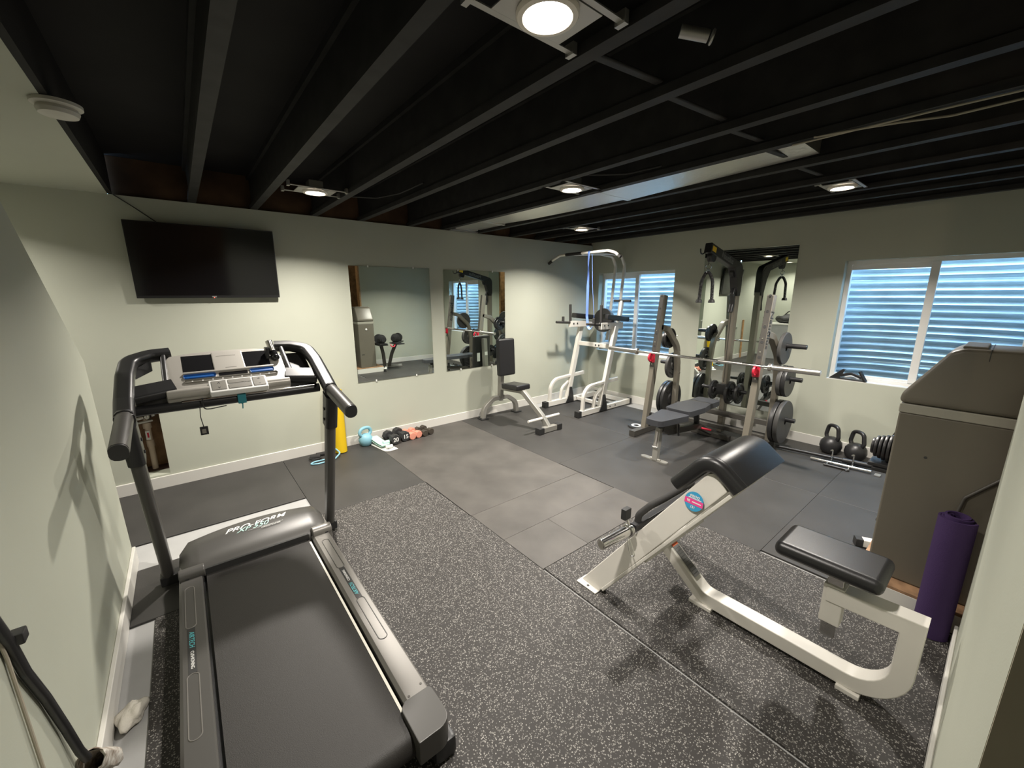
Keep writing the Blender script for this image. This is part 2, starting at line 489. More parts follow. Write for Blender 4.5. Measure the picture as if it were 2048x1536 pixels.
# opening in the back wall with plumbing behind the treadmill
r = MB()
r.box(ox0 - 0.02, ox1 + 0.02, 0.30, 0.32, oz0 - 0.02, oz1 + 0.02)
struct(r, 'trim_5', M_kraft)
r = MB()
r.box(ox0 - 0.02, ox0, 0.14, 0.32, oz0, oz1); r.box(ox1, ox1 + 0.02, 0.14, 0.32, oz0, oz1)
r.box(ox0 - 0.02, ox1 + 0.02, 0.14, 0.32, oz0 - 0.02, oz0); r.box(ox0 - 0.02, ox1 + 0.02, 0.14, 0.32, oz1, oz1 + 0.02)
struct(r, 'trim_6', M_gapfloor)
t = thing('water_shutoff_pipe', 'pale upright pipe with valve and red tag inside the wall opening behind the treadmill', 'pipe', (-5.66, 0.22, oz0))
m = MB(); m.cyl((-5.665, 0.22, oz0), (-5.665, 0.22, oz1), 0.022); m.cyl((-5.665, 0.22, 0.33), (-5.665, 0.22, 0.39), 0.028)
m.cyl((-5.665, 0.22, 0.50), (-5.665, 0.22, 0.55), 0.03); m.build('pipe', M_pvc, t)
m = MB(); m.cyl((-5.72, 0.20, 0.60), (-5.60, 0.20, 0.62), 0.018); m.sphere((-5.65, 0.18, 0.615), 0.03); m.cyl((-5.72, 0.2, 0.56), (-5.62, 0.2, 0.57), 0.012); m.build('valve', M_steel, t)
m = MB(); m.box(-5.685, -5.655, 0.188, 0.196, 0.40, 0.48); g = m.build('tag', M_textw, t)
MB().box(-5.674, -5.662, 0.186, 0.188, 0.42, 0.465).build('tag_mark', M_red, g)

# ------------------------------------------------------------------ windows and wells
def window(n, w):
    y0, y1, z0, z1 = w
    f = MB(); X0, X1 = 0.105, 0.165; t = 0.038
    f.box(X0, X1, y0, y1, z0, z0 + t); f.box(X0, X1, y0, y1, z1 - t, z1)
    f.box(X0, X1, y0, y0 + t, z0 + t, z1 - t); f.box(X0, X1, y1 - t, y1, z0 + t, z1 - t)
    o = struct(f, 'window_%d' % n, M_vinylw)
    ym = (y0 + y1) / 2
    s = MB(); s.box(X0 - 0.012, X0 + 0.03, ym - 0.03, ym + 0.03, z0 + t, z1 - t, bev=0.004)
    s.build('meeting_rail', M_vinylw, o)
    s = MB(); s.box(X0 + 0.02, X1 - 0.01, ym + 0.03, y1 - t, z1 - t - 0.05, z1 - t)
    s.box(X0 + 0.02, X1 - 0.01, ym + 0.03, y1 - t, z0 + t, z0 + t + 0.02)
    s.build('sash', M_vinylw, o)
    MB().box(0.135, 0.139, ym + 0.02, y1 - t, z0 + t, z1 - t).build('pane', M_glass, o)
    MB().box(0.150, 0.154, y0 + t, ym - 0.02, z0 + t, z1 - t).build('pane', M_glass, o)
    return o
window(1, W1); window(2, W2)
struct(MB().box(0.002, 0.105, W1[0], W1[1], W1[2] - 0.001, W1[2] + 0.006), 'trim_7', M_trim)
struct(MB().box(0.002, 0.105, W2[0], W2[1], W2[2] - 0.001, W2[2] + 0.006), 'trim_8', M_trim)

def well(label, yc, hw, depth):
    # corrugated half-round steel liner standing outside the window
    t = bmesh.new()
    nz, na = 150, 40
    z0, z1 = 0.45, 2.30
    grid = []
    for i in range(nz + 1):
        z = z0 + (z1 - z0) * i / nz
        c = 0.017 * math.sin(2 * PI * z / 0.077)
        row = []
        for k in range(na + 1):
            a = -PI / 2 + PI * k / na
            ca, sa = math.cos(a), math.sin(a)
            e = 0.55
            rx = math.copysign(abs(ca) ** e, ca); ry = math.copysign(abs(sa) ** e, sa)
            row.append(t.verts.new((0.225 + (depth + c) * rx, yc + (hw + c) * ry, z)))
        grid.append(row)
    for i in range(nz):
        for k in range(na):
            t.faces.new([grid[i][k], grid[i][k + 1], grid[i + 1][k + 1], grid[i + 1][k]])
    m = MB(); m.join(t)
    o = m.build('window_well', M_galv)
    tag(o, label, 'window well')
    g = MB(); g.box(0.225, 0.22 + depth, yc - hw, yc + hw, 0.40, 0.66)
    return o, g
wo, g = well('corrugated metal window well outside the narrow window in the corner', -0.80, 0.80, 0.75)
struct(g, 'trim_9', M_gravel)
wo, g = well('corrugated metal window well outside the large window behind the grey cabinet', -3.94, 0.80, 0.75)
struct(g, 'trim_10', M_gravel)

# ------------------------------------------------------------------ rubber mats
def rmat(x0, x1, y0, y1, m, label):
    g = 0.0022 if m is not M_speck else 0.0
    o = MB().box(x0 - g, x1 + g, y0 - g, y1 + g, -0.0118, 0.0, bev=0.0012, seg=1).build('rubber_mat', m)
    tag(o, label, 'mat')
rmat(-5.915, -4.70, -0.99, -0.016, M_mat2, 'plain black rubber mat along the baseboard under the television')
rmat(-7.10, -5.922, -1.72, -0.016, M_mat2, 'added black rubber mat that darkens the stair recess floor left of the television wall')  # added dark so less stair light bounces up to the soffit
rmat(-4.692, -3.80, -1.36, -0.016, M_mat2, 'plain black rubber mat holding the yellow roll and small dumbbells')
rmat(-3.793, -2.575, -2.105, -0.016, M_mat, 'worn rubber mat with pale scuffs in the middle of the room below the mirrors')
rmat(-3.780, -2.575, -2.508, -2.112, M_mat, 'narrow dusty rubber mat strip crossing the middle of the floor')
rmat(-3.780, -3.367, -2.90, -2.514, M_mat, 'small square rubber mat at the corner between two flecked mats')
rmat(-3.361, -2.568, -2.90, -2.514, M_mat, 'short rubber mat just ahead of the curl bench beside the small square mat')
rmat(-2.568, -1.352, -1.842, -0.016, M_mat2, 'black rubber mat under the grey upright seat bench')
rmat(-2.562, -1.352, -3.668, -1.848, M_mat2, 'black rubber mat under the front foot of the flat weight bench')
rmat(-1.346, -0.27, -1.842, -0.20, M_mat2, 'black rubber mat under the white dip tower in the corner')
rmat(-1.346, -0.018, -3.668, -1.848, M_mat2, 'black rubber mat under the weight rack')
rmat(-2.535, -1.352, -5.13, -3.674, M_mat2, 'black rubber mat in front of the grey cabinet platform')
rmat(-1.346, -0.018, -5.13, -3.674, M_mat2, 'black rubber mat below the large window')
rmat(-4.990, -3.786, -5.2, -1.366, M_speck, 'grey flecked rubber mat to the right of the treadmill in the foreground')
rmat(-5.620, -4.995, -5.2, -1.903, M_speck, 'grey flecked rubber mat under the left half of the treadmill')
rmat(-5.718, -4.995, -1.897, -1.346, M_mat2, 'plain black rubber mat under the front end of the treadmill')
rmat(-3.770, -2.566, -4.534, -2.906, M_speck, 'dark flecked rubber mat under the white curl bench')

# ------------------------------------------------------------------ treadmill
XC = -5.115
t = thing('treadmill', 'graphite and silver treadmill with wide black belt facing the television', 'treadmill', (XC, -2.5, 0))
m = MB()                                                     # base under the deck
m.box(-5.47, -4.79, -3.38, -1.72, 0.055, 0.130)
m.box(-5.50, -5.42, -1.95, -1.60, 0.0, 0.10, bev=0.01); m.box(-4.81, -4.73, -1.95, -1.60, 0.0, 0.10, bev=0.01)
m.box(-5.60, -4.63, -1.66, -1.58, 0.012, 0.075, bev=0.01)
m.build('base_frame', M_plas, t)
for sx in (-1, 1):
    m = MB(); m.box(XC + sx * 0.345 - 0.045, XC + sx * 0.345 + 0.045, -3.45, -3.32, 0.0, 0.085, bev=0.018)
    m.build('rear_foot', M_plas, t)
# belt: top surface wrapping over the rear roller
m = MB()
sec_pts = [(-1.86, 0.153), (-3.372, 0.153)] + [(-3.372 - 0.05 * math.sin(a), 0.103 + 0.05 * math.cos(a)) for a in [PI * k / 10 for k in range(1, 11)]] + [(-1.86, 0.053)]
m.prism(sec_pts, -5.385, -4.867, 'x')
m.build('belt', M_belt, t)
m = MB(); m.box(-4.872, -4.862, -3.30, -1.95, 0.149, 0.1545); m.build('belt_edge', M_beltw, t)
# side rails
def groove(mb, cx, ya, yb, hw, z):
    pts = []
    for k in range(13): a = PI * k / 12; pts.append((cx + hw * math.cos(a), ya + hw * math.sin(a), z))
    for k in range(13): a = PI + PI * k / 12; pts.append((cx + hw * math.cos(a), yb + hw * math.sin(a), z))
    mb.tube(pts, 0.0022, closed=True, seg=6)
for sx, nm in ((-1, 'left'), (1, 'right')):
    xa, xb = (-5.502, -5.402) if sx < 0 else (-4.850, -4.752)
    m = MB(); m.prism([(xa, 0.06), (xa, 0.155), (xa + 0.012, 0.170), (xb - 0.006, 0.170), (xb, 0.164), (xb, 0.06)], -3.33, -1.90, 'y')
    rail = m.build('foot_rail', M_rail if sx > 0 else M_treadg, t)  # weaker light on the left is put into that rail's darker grey
    cx = (xa + xb) / 2 + (0.004 if sx > 0 else -0.006)
    m = MB(); groove(m, cx, -2.03, -2.33, 0.019, 0.1705); groove(m, cx, -2.66, -2.94, 0.019, 0.1705)
    m.build('tread_rib', M_treadg if sx > 0 else M_rail, rail)
    m = MB(); m.box(cx - 0.014, cx + 0.014, -2.64, -2.35, 0.170, 0.1712)
    bd = m.build('badge', M_textd, rail)
    if sx < 0: Mx = frame((cx, -2.43, 0.1713), (0, -1, 0), (1, 0, 0)); My = frame((cx, -2.56, 0.1713), (0, -1, 0), (1, 0, 0))
    else: Mx = frame((cx, -2.56, 0.1713), (0, 1, 0), (-1, 0, 0)); My = frame((cx, -2.43, 0.1713), (0, 1, 0), (-1, 0, 0))
    lettering('AIRTECH', 0.026, Mx, M_textt, rail, 'lettering', shear=0.25)
    lettering('CUSHIONING', 0.017, My, M_textw, rail, 'lettering')
    # rear end cap
    x_in, x_out = (xb + 0.024, xa - 0.008) if sx < 0 else (xa - 0.024, xb + 0.008)
    s = 1 if x_out > x_in else -1
    outer = [(x_in + s * 0.024, -3.285), (x_out - s * 0.006, -3.285), (x_out, -3.30)]
    cxx, cyy = x_out - s * 0.05, -3.405
    for k in range(7):
        a = PI / 2 * k / 6
        outer.append((cxx + s * 0.05 * math.cos(a), cyy - 0.05 * math.sin(a)))
    outer += [(x_in, -3.455), (x_in, -3.315), (x_in + s * 0.006, -3.302)]
    m = MB(); m.prism(outer, 0.075, 0.176, 'z', bev=0.005)
    ec = m.build('end_cap', M_treadg, t)
    if True:
        m = MB()
        for yy in (-3.255, -3.275): m.cyl((xa + 0.022 if yy < -3.26 else xb - 0.018, yy, 0.169), (xa + 0.022 if yy < -3.26 else xb - 0.018, yy, 0.1712), 0.005, seg=10)
        m.build('screw', M_dgrey, rail)
    # front pivot housing
    m = MB(); m.cyl((XC + sx * 0.272, -1.90, 0.178), (XC + sx * 0.384, -1.90, 0.178), 0.037, bev=0.006)
    m.box(min(XC + sx * 0.282, XC + sx * 0.384), max(XC + sx * 0.282, XC + sx * 0.384), -1.935, -1.70, 0.06, 0.178, bev=0.006)
    ph = m.build('pivot_housing', M_treadg if sx < 0 else M_rail, t)
    m = MB(); m.box(XC + sx * 0.35 - 0.008, XC + sx * 0.35 + 0.008, -1.9385, -1.930, 0.163, 0.178); m.build('slot', M_textd, ph)
    # upright
    ux = XC + sx * 0.445
    m = MB(); m.rtube([(ux, -1.60, 0.02), (ux, -1.95, 0.985)], 0.055, 0.082, up=(0, 0.94, 0.34), cr=0.022)
    up = m.build('upright', M_treadg, t)
    m = MB(); m.rtube([(ux, -1.905, 0.865), (ux, -1.985, 1.075)], 0.068, 0.10, up=(0, 0.94, 0.34), cr=0.02)
    br = m.build('upright_bracket', M_plas, up)
    m = MB()
    for k in range(2):
        zz = 0.91 + 0.07 * k; yy = -1.922 - 0.026 * k
        m.cyl((ux - sx * 0.034, yy, zz), (ux - sx * 0.0385, yy, zz), 0.009, seg=12)
    m.build('bolt', M_textd, up)
    # arm of the console frame, running into the handrail
    m = MB(); m.rtube([(ux, -2.02, 1.10), (ux + sx * 0.004, -1.88, 1.155), (ux, -1.70, 1.245), (ux - sx * 0.012, -1.55, 1.302), (ux - sx * 0.10, -1.490, 1.322), (XC + sx * 0.26, -1.478, 1.325)], 0.075, 0.058, up=(0, -0.5, 0.86), fil=[0, 0.06, 0.2, 0.09, 0.09, 0], cr=0.02)
    m.build('console_arm', M_plas, t)
    # lower wing of the frame with the tray opening above it
    m = MB(); m.rtube([(ux - sx * 0.02, -1.80, 1.165), (XC + sx * 0.26, -1.765, 1.180)], 0.105, 0.05, up=(0, -0.5, 0.86), cr=0.018)
    m.build('console_wing', M_plas, t)
    m = MB(); m.rtube([(XC + sx * 0.292, -1.79, 1.165), (XC + sx * 0.292, -1.485, 1.325)], 0.026, 0.04, up=(0, -0.5, 0.86), cr=0.01)
    m.build('console_side', M_plas, t)
    # handrail
    m = MB(); m.rtube([(ux, -1.995, 1.108), (ux, -2.06, 1.10), (ux, -2.355, 1.052)], 0.062, 0.072, up=(0, 0.1, 1), fil=0.08, cr=0.026)
    hr = m.build('handrail', M_treadg, t)
    m = MB(); m.rtube([(ux, -2.353, 1.052), (ux, -2.364, 1.050)], 0.060, 0.070, up=(0, 0.1, 1), cr=0.026); m.build('end_plug', M_plas, hr)
    m = MB(); m.rtube([(ux, -2.000, 1.108), (ux, -2.018, 1.105)], 0.070, 0.082, up=(0, 0.1, 1), cr=0.03); m.build('collar', M_plas, hr)
    if sx > 0:       # tray floor of the right bottle holder
        m = MB(); m.hexa([(XC + 0.28, -1.76, 1.135), (XC + 0.42, -1.76, 1.135), (XC + 0.42, -1.50, 1.275), (XC + 0.28, -1.50, 1.275)], [(XC + 0.28, -1.75, 1.125), (XC + 0.42, -1.75, 1.125), (XC + 0.42, -1.49, 1.265), (XC + 0.28, -1.49, 1.265)])
        m.build('bottle_holder', M_textd, t)
    else:
        m = MB(); m.hexa([(ux + 0.03, -1.56, 1.275), (ux + 0.10, -1.535, 1.30), (ux + 0.10, -1.545, 1.245), (ux + 0.03, -1.60, 1.215)], [(ux + 0.03, -1.53, 1.275), (ux + 0.10, -1.505, 1.30), (ux + 0.10, -1.515, 1.245), (ux + 0.03, -1.57, 1.215)])
        m.build('bottle_holder', M_plas, t)
# cross tube below the console
m = MB(); m.cyl((XC - 0.43, -1.80, 1.085), (XC + 0.43, -1.80, 1.085), 0.026); m.build('cross_bar', M_plas, t)
m = MB(); m.cyl((XC - 0.24, -1.815, 1.108), (XC + 0.40, -1.815, 1.108), 0.009, seg=12); m.build('pulse_bar', M_chrome, t)
m = MB(); m.box(XC - 0.42, XC + 0.42, -1.80, -1.765, 1.085, 1.150, bev=0.012); m.build('bar_fairing', M_plas, t)
# motor hood: back edge bowed towards the wall
m = MB()
nx = 16
rows = []
tb = bmesh.new()
prof = [(0.0, 0.0), (0.0, 0.62), (0.05, 0.90), (0.16, 1.0), (0.45, 0.95), (0.75, 0.80), (0.93, 0.62), (1.0, 0.42), (1.0, 0.0)]
for i in range(nx + 1):
    u = i / nx; x = -5.495 + 0.755 * u
    k = 1 - (2 * u - 1) ** 2
    edge = min(1.0, min(u, 1 - u) / 0.035); edge = 0.72 + 0.28 * math.sqrt(max(0, 1 - (1 - edge) ** 2))
    yb = -1.640 + 0.075 * k
    yf = -1.905
    zt = (0.245 + 0.012 * k)
    rows.append([tb.verts.new((x, yb + (yf - yb) * p, 0.06 + (zt - 0.06) * q * edge)) for p, q in prof])
for i in range(nx):
    for j in range(len(prof) - 1): tb.faces.new([rows[i][j], rows[i][j + 1], rows[i + 1][j + 1], rows[i + 1][j]])
tb.faces.new(rows[0]); tb.faces.new(list(reversed(rows[-1])))
bmesh.ops.recalc_face_normals(tb, faces=tb.faces)
m.join(tb)
hood = m.build('motor_hood', M_treadg, t, ang=60)
m = MB(); m.box(-5.385, -4.865, -1.918, -1.902, 0.150, 0.19); m.build('hood_lip', M_textd, hood)
hn = Vector((0, -0.30, 0.95))
def hoodM(x, y, z): return frame((x, y, z), (1, 0.02, 0), (0, 0.96, 0.22))
lettering('PRO-FORM', 0.052, hoodM(-5.115, -1.685, 0.2505), M_textw, hood, 'lettering', shear=0.45, sx=1.25, bold=0.0006)
lettering('XP 550', 0.050, hoodM(-5.135, -1.715, 0.2490), M_textm, hood, 'lettering', shear=0.45, sx=1.1, bold=0.0004)
lettering('CROSSTRAINER', 0.015, hoodM(-5.04, -1.752, 0.2455), M_textw, hood, 'lettering', shear=0.3)
m = MB(); m.box(-5.16, -4.97, -1.7412, -1.7400, 0.2462, 0.2475); m.build('stripe', M_textw, hood)
# console
cdir = Vector((0, 0.30, 0.174)).normalized(); cn = Vector((0, -0.174, 0.30)).normalized()
CM = Matrix(((1, 0, 0), cdir, cn)).transposed().to_4x4(); CM.translation = Vector((XC - 0.012, -1.825, 1.128))
def cbox(x0, x1, v0, v1, n0, n1, bev=0.0, mb=None):
    mb = mb or MB(); mb.box(x0, x1, v0, v1, n0, n1, bev=bev, M=CM); return mb
m = MB()
pl = [(-0.285, 0.0), (0.285, 0.0), (0.287, 0.27), (0.262, 0.345), (0.15, 0.368), (0.0, 0.374), (-0.15, 0.368), (-0.258, 0.345), (-0.285, 0.29)]
m.prism(pl, -0.03, 0.018, 'z', bev=0.010)
bmesh.ops.transform(m.bm, matrix=CM, verts=m.bm.verts)
con = m.build('console', M_consol, t)
m = MB(); m.cyl(CM @ Vector((-0.282, 0.022, 0.012)), CM @ Vector((0.282, 0.022, 0.012)), 0.026, bev=0.004); m.build('lower_roll', M_consol, con)
for x0, x1 in ((-0.205, -0.065), (0.085, 0.215)):
    m = cbox(x0, x1, 0.178, 0.335, 0.012, 0.0195, 0.003); m.build('tray', M_lcd, con)
m = cbox(-0.065, 0.085, 0.175, 0.345, 0.012, 0.026, 0.006); m.build('centre_panel', M_consol, con)
cbox(-0.045, 0.050, 0.300, 0.304, 0.024, 0.0265).build('slot', M_btn, con)
cbox(-0.012, 0.042, 0.188, 0.193, 0.024, 0.0265).build('slot', M_btn, con)
cbox(-0.205, 0.225, 0.163, 0.176, 0.016, 0.030, 0.003).build('ledge', M_consol, con)
for x0, x1 in ((-0.205, -0.062), (0.100, 0.222)):
    b = cbox(x0, x1, 0.127, 0.157, 0.017, 0.0205, 0.009).build('workout_button_strip', M_bluebtn, con)
cbox(-0.048, 0.088, 0.130, 0.156, 0.017, 0.0200).build('display', M_lcd, con)
cbox(-0.205, 0.235, 0.092, 0.116, 0.017, 0.0202, 0.009).build('speed_button_strip', M_btn, con)
m = MB()
for k in range(9):
    q = CM @ Vector((-0.17 + 0.045 * k, 0.104, 0.0202)); m.cyl(q, q + cn * 0.001, 0.004, seg=10)
m.build('speed_mark', M_textw, con)
kp = cbox(-0.105, 0.165, -0.030, 0.072, 0.006, 0.040, 0.006).build('keypad', M_textw, con)
cbox(-0.094, -0.028, -0.014, 0.060, 0.040, 0.0425, 0.002).build('key', M_btn, con)
cbox(-0.020, 0.088, 0.028, 0.060, 0.040, 0.0425, 0.002).build('key', M_btn, con)
cbox(-0.020, 0.088, -0.014, 0.022, 0.040, 0.0425, 0.002).build('key', M_btn, con)
cbox(0.096, 0.155, -0.014, 0.060, 0.040, 0.0425, 0.002).build('key', M_btn, con)
q = lambda x, v: (lambda MM: MM)(Matrix.Translation(CM @ Vector((x, v, 0.0427)) - CM.translation) @ CM)
lettering('+', 0.03, q(0.126, 0.042), M_textd, con, 'key_mark')
lettering('-', 0.03, q(0.126, 0.004), M_textd, con, 'key_mark')
lettering('^', 0.03, q(-0.061, 0.036), M_textd, con, 'key_mark')
lettering('v', 0.026, q(-0.061, 0.004), M_textd, con, 'key_mark')
# safety key on its cord, teal clip
m = MB(); m.tube([(-5.285, -1.83, 1.075), (-5.29, -1.845, 1.02), (-5.284, -1.843, 0.965)], 0.0022, fil=0.02, seg=8)
m.tube([(-5.27, -1.84, 1.12), (-5.27, -1.85, 1.06), (-5.24, -1.84, 1.055), (-5.17, -1.835, 1.06)], 0.003, fil=0.02, seg=8); m.build('safety_cord', M_plas, t)
m = MB(); m.box(-5.302, -5.266, -1.850, -1.836, 0.920, 0.965, bev=0.003); k_ = m.build('safety_key', M_plas, t)
MB().box(-5.294, -5.276, -1.8515, -1.849, 0.930, 0.953).build('key_window', M_btn, k_)
m = MB(); m.torus((-5.095, -1.80, 1.085), 0.030, 0.006, axis=(1, 0, 0)); m.box(-5.115, -5.075, -1.838, -1.826, 1.06, 1.115, bev=0.003); m.cyl((-5.095, -1.83, 1.06), (-5.098, -1.835, 1.03), 0.003); m.build('clip', M_teal, t)

# silver flashlight-shaped gadget standing on the console
t = thing('clip_on_torch', 'silver cylinder torch with black clip standing on the right of the treadmill console', 'torch', (-4.885, -1.60, 1.275))
m = MB(); m.cyl((-4.883, -1.605, 1.300), (-4.897, -1.585, 1.375), 0.019, bev=0.003); m.build('barrel', M_steel, t)
m = MB(); m.cyl((-4.876, -1.640, 1.270), (-4.884, -1.604, 1.305), 0.022, bev=0.004); m.sphere((-4.876, -1.64, 1.275), 0.021); m.build('head', M_lcd, t)
m = MB(); m.box(-4.925, -4.905, -1.63, -1.57, 1.268, 1.335, bev=0.004); m.build('clip', M_plas, t)

# ------------------------------------------------------------------ television
t = thing('television', 'wall mounted flat black television above the treadmill', 'television', (-5.046, -0.035, 1.63))
TVM = Matrix.Translation((0, -0.045, 1.63)) @ Matrix.Rotation(math.radians(3.5), 4, 'X') @ Matrix.Translation((0, 0.045, -1.63))
def tilt(mb): bmesh.ops.transform(mb.bm, matrix=TVM, verts=mb.bm.verts); return mb
tilt(MB().box(-5.549, -4.543, -0.06, -0.025, 1.628, 2.217, bev=0.004)).build('housing', M_tvb, t)
tilt(MB().box(-5.541, -4.551, -0.0615, -0.059, 1.650, 2.209)).build('screen', M_tv, t)
m = MB(); m.box(-5.30, -4.79, -0.025, -0.0005, 1.72, 2.05); m.build('wall_bracket', M_blk, t)
tilt(MB().box(-5.062, -5.030, -0.0620, -0.0605, 1.634, 1.644)).build('maker_mark', M_textg, t)
tilt(MB().box(-5.050, -5.043, -0.0622, -0.0605, 1.628, 1.633)).build('standby_led', M_led, t)
m = MB(); m.tube([(-5.57, -0.006, 2.40), (-5.46, -0.006, 2.318), (-5.34, -0.007, 2.22), (-5.30, -0.008, 2.15)], 0.0035, fil=0.1, seg=8)
tag(m.build('television_cable', M_plas), 'thin black cable running from the television up to the ceiling', 'cable')

# ------------------------------------------------------------------ mirrors
def mirror(axis, a0, a1, z0, z1, label, clips):
    if axis == 'y':
        bx = lambda p, q, d0, d1, r, s: (p, q, -d1, -d0, r, s); loc = ((a0 + a1) / 2, -0.004, z0)
    else:
        bx = lambda p, q, d0, d1, r, s: (-d1, -d0, p, q, r, s); loc = (-0.004, (a0 + a1) / 2, z0)
    t = thing('wall_mirror', label, 'mirror', loc, group=None)
    MB().box(*bx(a0, a1, 0.001, 0.007, z0, z1)).build('glass', M_mirror, t, smooth=False)
    for f, top in clips:
        c = a0 + (a1 - a0) * f; z = z1 if top else z0
        MB().box(*bx(c - 0.008, c + 0.008, 0.0005, 0.012, z - 0.012, z + 0.012), bev=0.002).build('mirror_clip', M_clip, t)
CL = [(0.22, True), (0.78, True), (0.22, False), (0.75, False)]
mirror('y', -3.873, -2.937, 0.695, 1.948, 'frameless wall mirror nearer the television, reflecting the grey cabinet', CL)
mirror('y', -2.750, -1.803, 0.691, 1.942, 'frameless wall mirror behind the upright seat bench, reflecting the rack', CL)
mirror('x', -2.872, -1.850, 0.268, 2.162, 'tall frameless mirror on the window wall behind the weight rack', [(0.06, False), (0.9, False)])

# ------------------------------------------------------------------ ceiling lights
LAMP_W, LAMP_SPREAD = 34.0, 138.0
def ceil_light(x, y, label, rz=0.0, bars=True, k=1.0):
    t = thing('ceiling_light', label, 'light', (x, y, 2.40), rz, 'round ceiling lights between the joists')
    R = 0.088
    L = lambda mb: (bmesh.ops.transform(mb.bm, matrix=WM[t.name], verts=mb.bm.verts), mb)[1]
    m = MB(); m.lathe([(0.064, -0.004), (0.070, -0.010), (R - 0.004, -0.008), (R, -0.002), (R, 0.004), (0.066, 0.004), (0.064, -0.004)], 32)
    L(m).build('trim_ring', M_lampw, t)
    m = MB(); m.lathe([(0.0, -0.0045), (0.064, -0.004), (0.064, 0.0), (0.0, 0.0)], 32); L(m).build('diffuser', M_lamp, t)
    la = bpy.data.lights.new('lamp', 'AREA'); la.shape = 'DISK'; la.size = 0.125
    la.energy = LAMP_W * k; la.color = (1.0, 0.935, 0.85); la.spread = math.radians(LAMP_SPREAD)
    lo = bpy.data.objects.new('lamp', la); COL.objects.link(lo); lo.parent = t; lo.location = (0, 0, -0.0065)
    if bars:
        m = MB(); m.box(-0.13, 0.13, -0.085, 0.085, 0.006, 0.010); m.box(-0.05, 0.05, -0.05, 0.05, 0.010, 0.075, bev=0.006); L(m).build('mounting_pan', M_tin, t)
        for sy in (-1, 1):
            m = MB(); m.box(-0.205, 0.205, sy * 0.098 - 0.010, sy * 0.098 + 0.010, 0.008, 0.012)
            m.box(-0.208, -0.190, sy * 0.098 - 0.018, sy * 0.098 + 0.018, 0.0, 0.035); m.box(0.190, 0.208, sy * 0.098 - 0.018, sy * 0.098 + 0.018, 0.0, 0.035)
            L(m).build('bar_hanger', M_tin, t)
    return t
ceil_light(-4.396, -3.528, 'large round ceiling light closest to the camera at the top of the picture', k=0.46)
ceil_light(-4.385, -1.011, 'round ceiling light above the wall mirror and television')
ceil_light(-2.935, -2.264, 'round ceiling light in the middle beside the silver duct')
ceil_light(-1.44, -1.036, 'round ceiling light above the white dip tower in the far corner')
ceil_light(-1.42, -3.519, 'round ceiling light at the right nearest the large window')
l6 = ceil_light(-6.55, -0.72, 'round ceiling light recessed in the soffit over the stairs', bars=False, k=0.36)
l6['group'] = 'stair light'; l6.location.z = 2.396

# smoke detector on the edge of the soffit
t = thing('smoke_detector', 'round ivory smoke detector on the soffit edge at upper left', 'smoke detector', (-5.565, -1.93, 2.40))
m = MB(); m.lathe([(0, 0.0), (0.076, 0.0), (0.076, -0.012), (0.066, -0.018), (0, -0.018)], 32, Matrix.Translation((-5.565, -1.93, 2.399))); m.build('base_plate', M_det, t)
m = MB(); m.lathe([(0, -0.018), (0.060, -0.018), (0.064, -0.030), (0.058, -0.044), (0.03, -0.050), (0, -0.050)], 32, Matrix.Translation((-5.565, -1.93, 2.399))); m.build('sensor_cover', M_det, t)

# silver duct between two joists, with sagging joints
m = MB()
m.hexa([(-2.63, -0.12, 2.425), (-2.27, -0.12, 2.425), (-2.27, -0.12, 2.60), (-2.63, -0.12, 2.60)], [(-2.63, -0.62, 2.425), (-2.27, -0.62, 2.425), (-2.27, -0.62, 2.60), (-2.63, -0.62, 2.60)])
tdx = [(-0.62, 2.432), (-1.1, 2.418), (-1.7, 2.412), (-2.28, 2.415)]
for (ya, za), (yb, zb) in zip(tdx[:-1], tdx[1:]):
    m.hexa([(-2.665, ya, za), (-2.285, ya, za), (-2.285, ya, 2.62), (-2.665, ya, 2.62)], [(-2.665, yb, zb), (-2.285, yb, zb), (-2.285, yb, 2.62), (-2.665, yb, 2.62)])
m.hexa([(-2.665, -2.31, 2.405), (-2.285, -2.31, 2.405), (-2.285, -2.31, 2.62), (-2.665, -2.31, 2.62)], [(-2.665, -3.6, 2.44), (-2.285, -3.6, 2.44), (-2.285, -3.6, 2.62), (-2.665, -3.6, 2.62)])
m.box(-2.675, -2.275, -2.312, -2.275, 2.402, 2.44, bev=0.004); m.box(-2.672, -2.278, -0.635, -0.60, 2.414, 2.45, bev=0.004)
t = thing('air_duct', 'silver foil air duct running between two ceiling joists', 'duct', (-2.45, -1.8, 2.40))
m.build('foil_wrap', M_foil, t)
m = MB(); m.box(-2.62, -2.30, -0.118, -0.02, 2.41, 2.55, bev=0.004); m.box(-2.66, -2.26, -0.06, -0.022, 2.398, 2.408)
m.build('end_boot', M_tin, t)
m = MB(); m.tube([(-2.745, -3.70, 2.40), (-2.72, -3.90, 2.392), (-2.70, -4.02, 2.385), (-2.60, -4.16, 2.392), (-2.58, -4.40, 2.40), (-2.60, -4.80, 2.41)], 0.005, fil=0.06, seg=8)
tag(m.build('ceiling_cable', M_wire), 'pale loose cable sagging below the joists at upper right', 'cable')
m = MB(); m.tube([(-2.72, -3.6, 2.394), (-2.72, -4.1, 2.394), (-2.70, -4.5, 2.394), (-2.70, -4.9, 2.394)], 0.0045, fil=0.06, seg=8)
tag(m.build('ceiling_cable', M_wire), 'pale cable stapled straight along a joist at upper right', 'cable')
m = MB(); m.tube([(-4.10, -0.9, 2.43), (-3.95, -1.1, 2.405), (-3.82, -1.25, 2.43), (-3.74, -1.5, 2.47)], 0.007, fil=0.08, seg=8)
tag(m.build('ceiling_cable', M_joist), 'black painted cable hanging between joists right of the light over the mirror', 'cable')
m = MB()
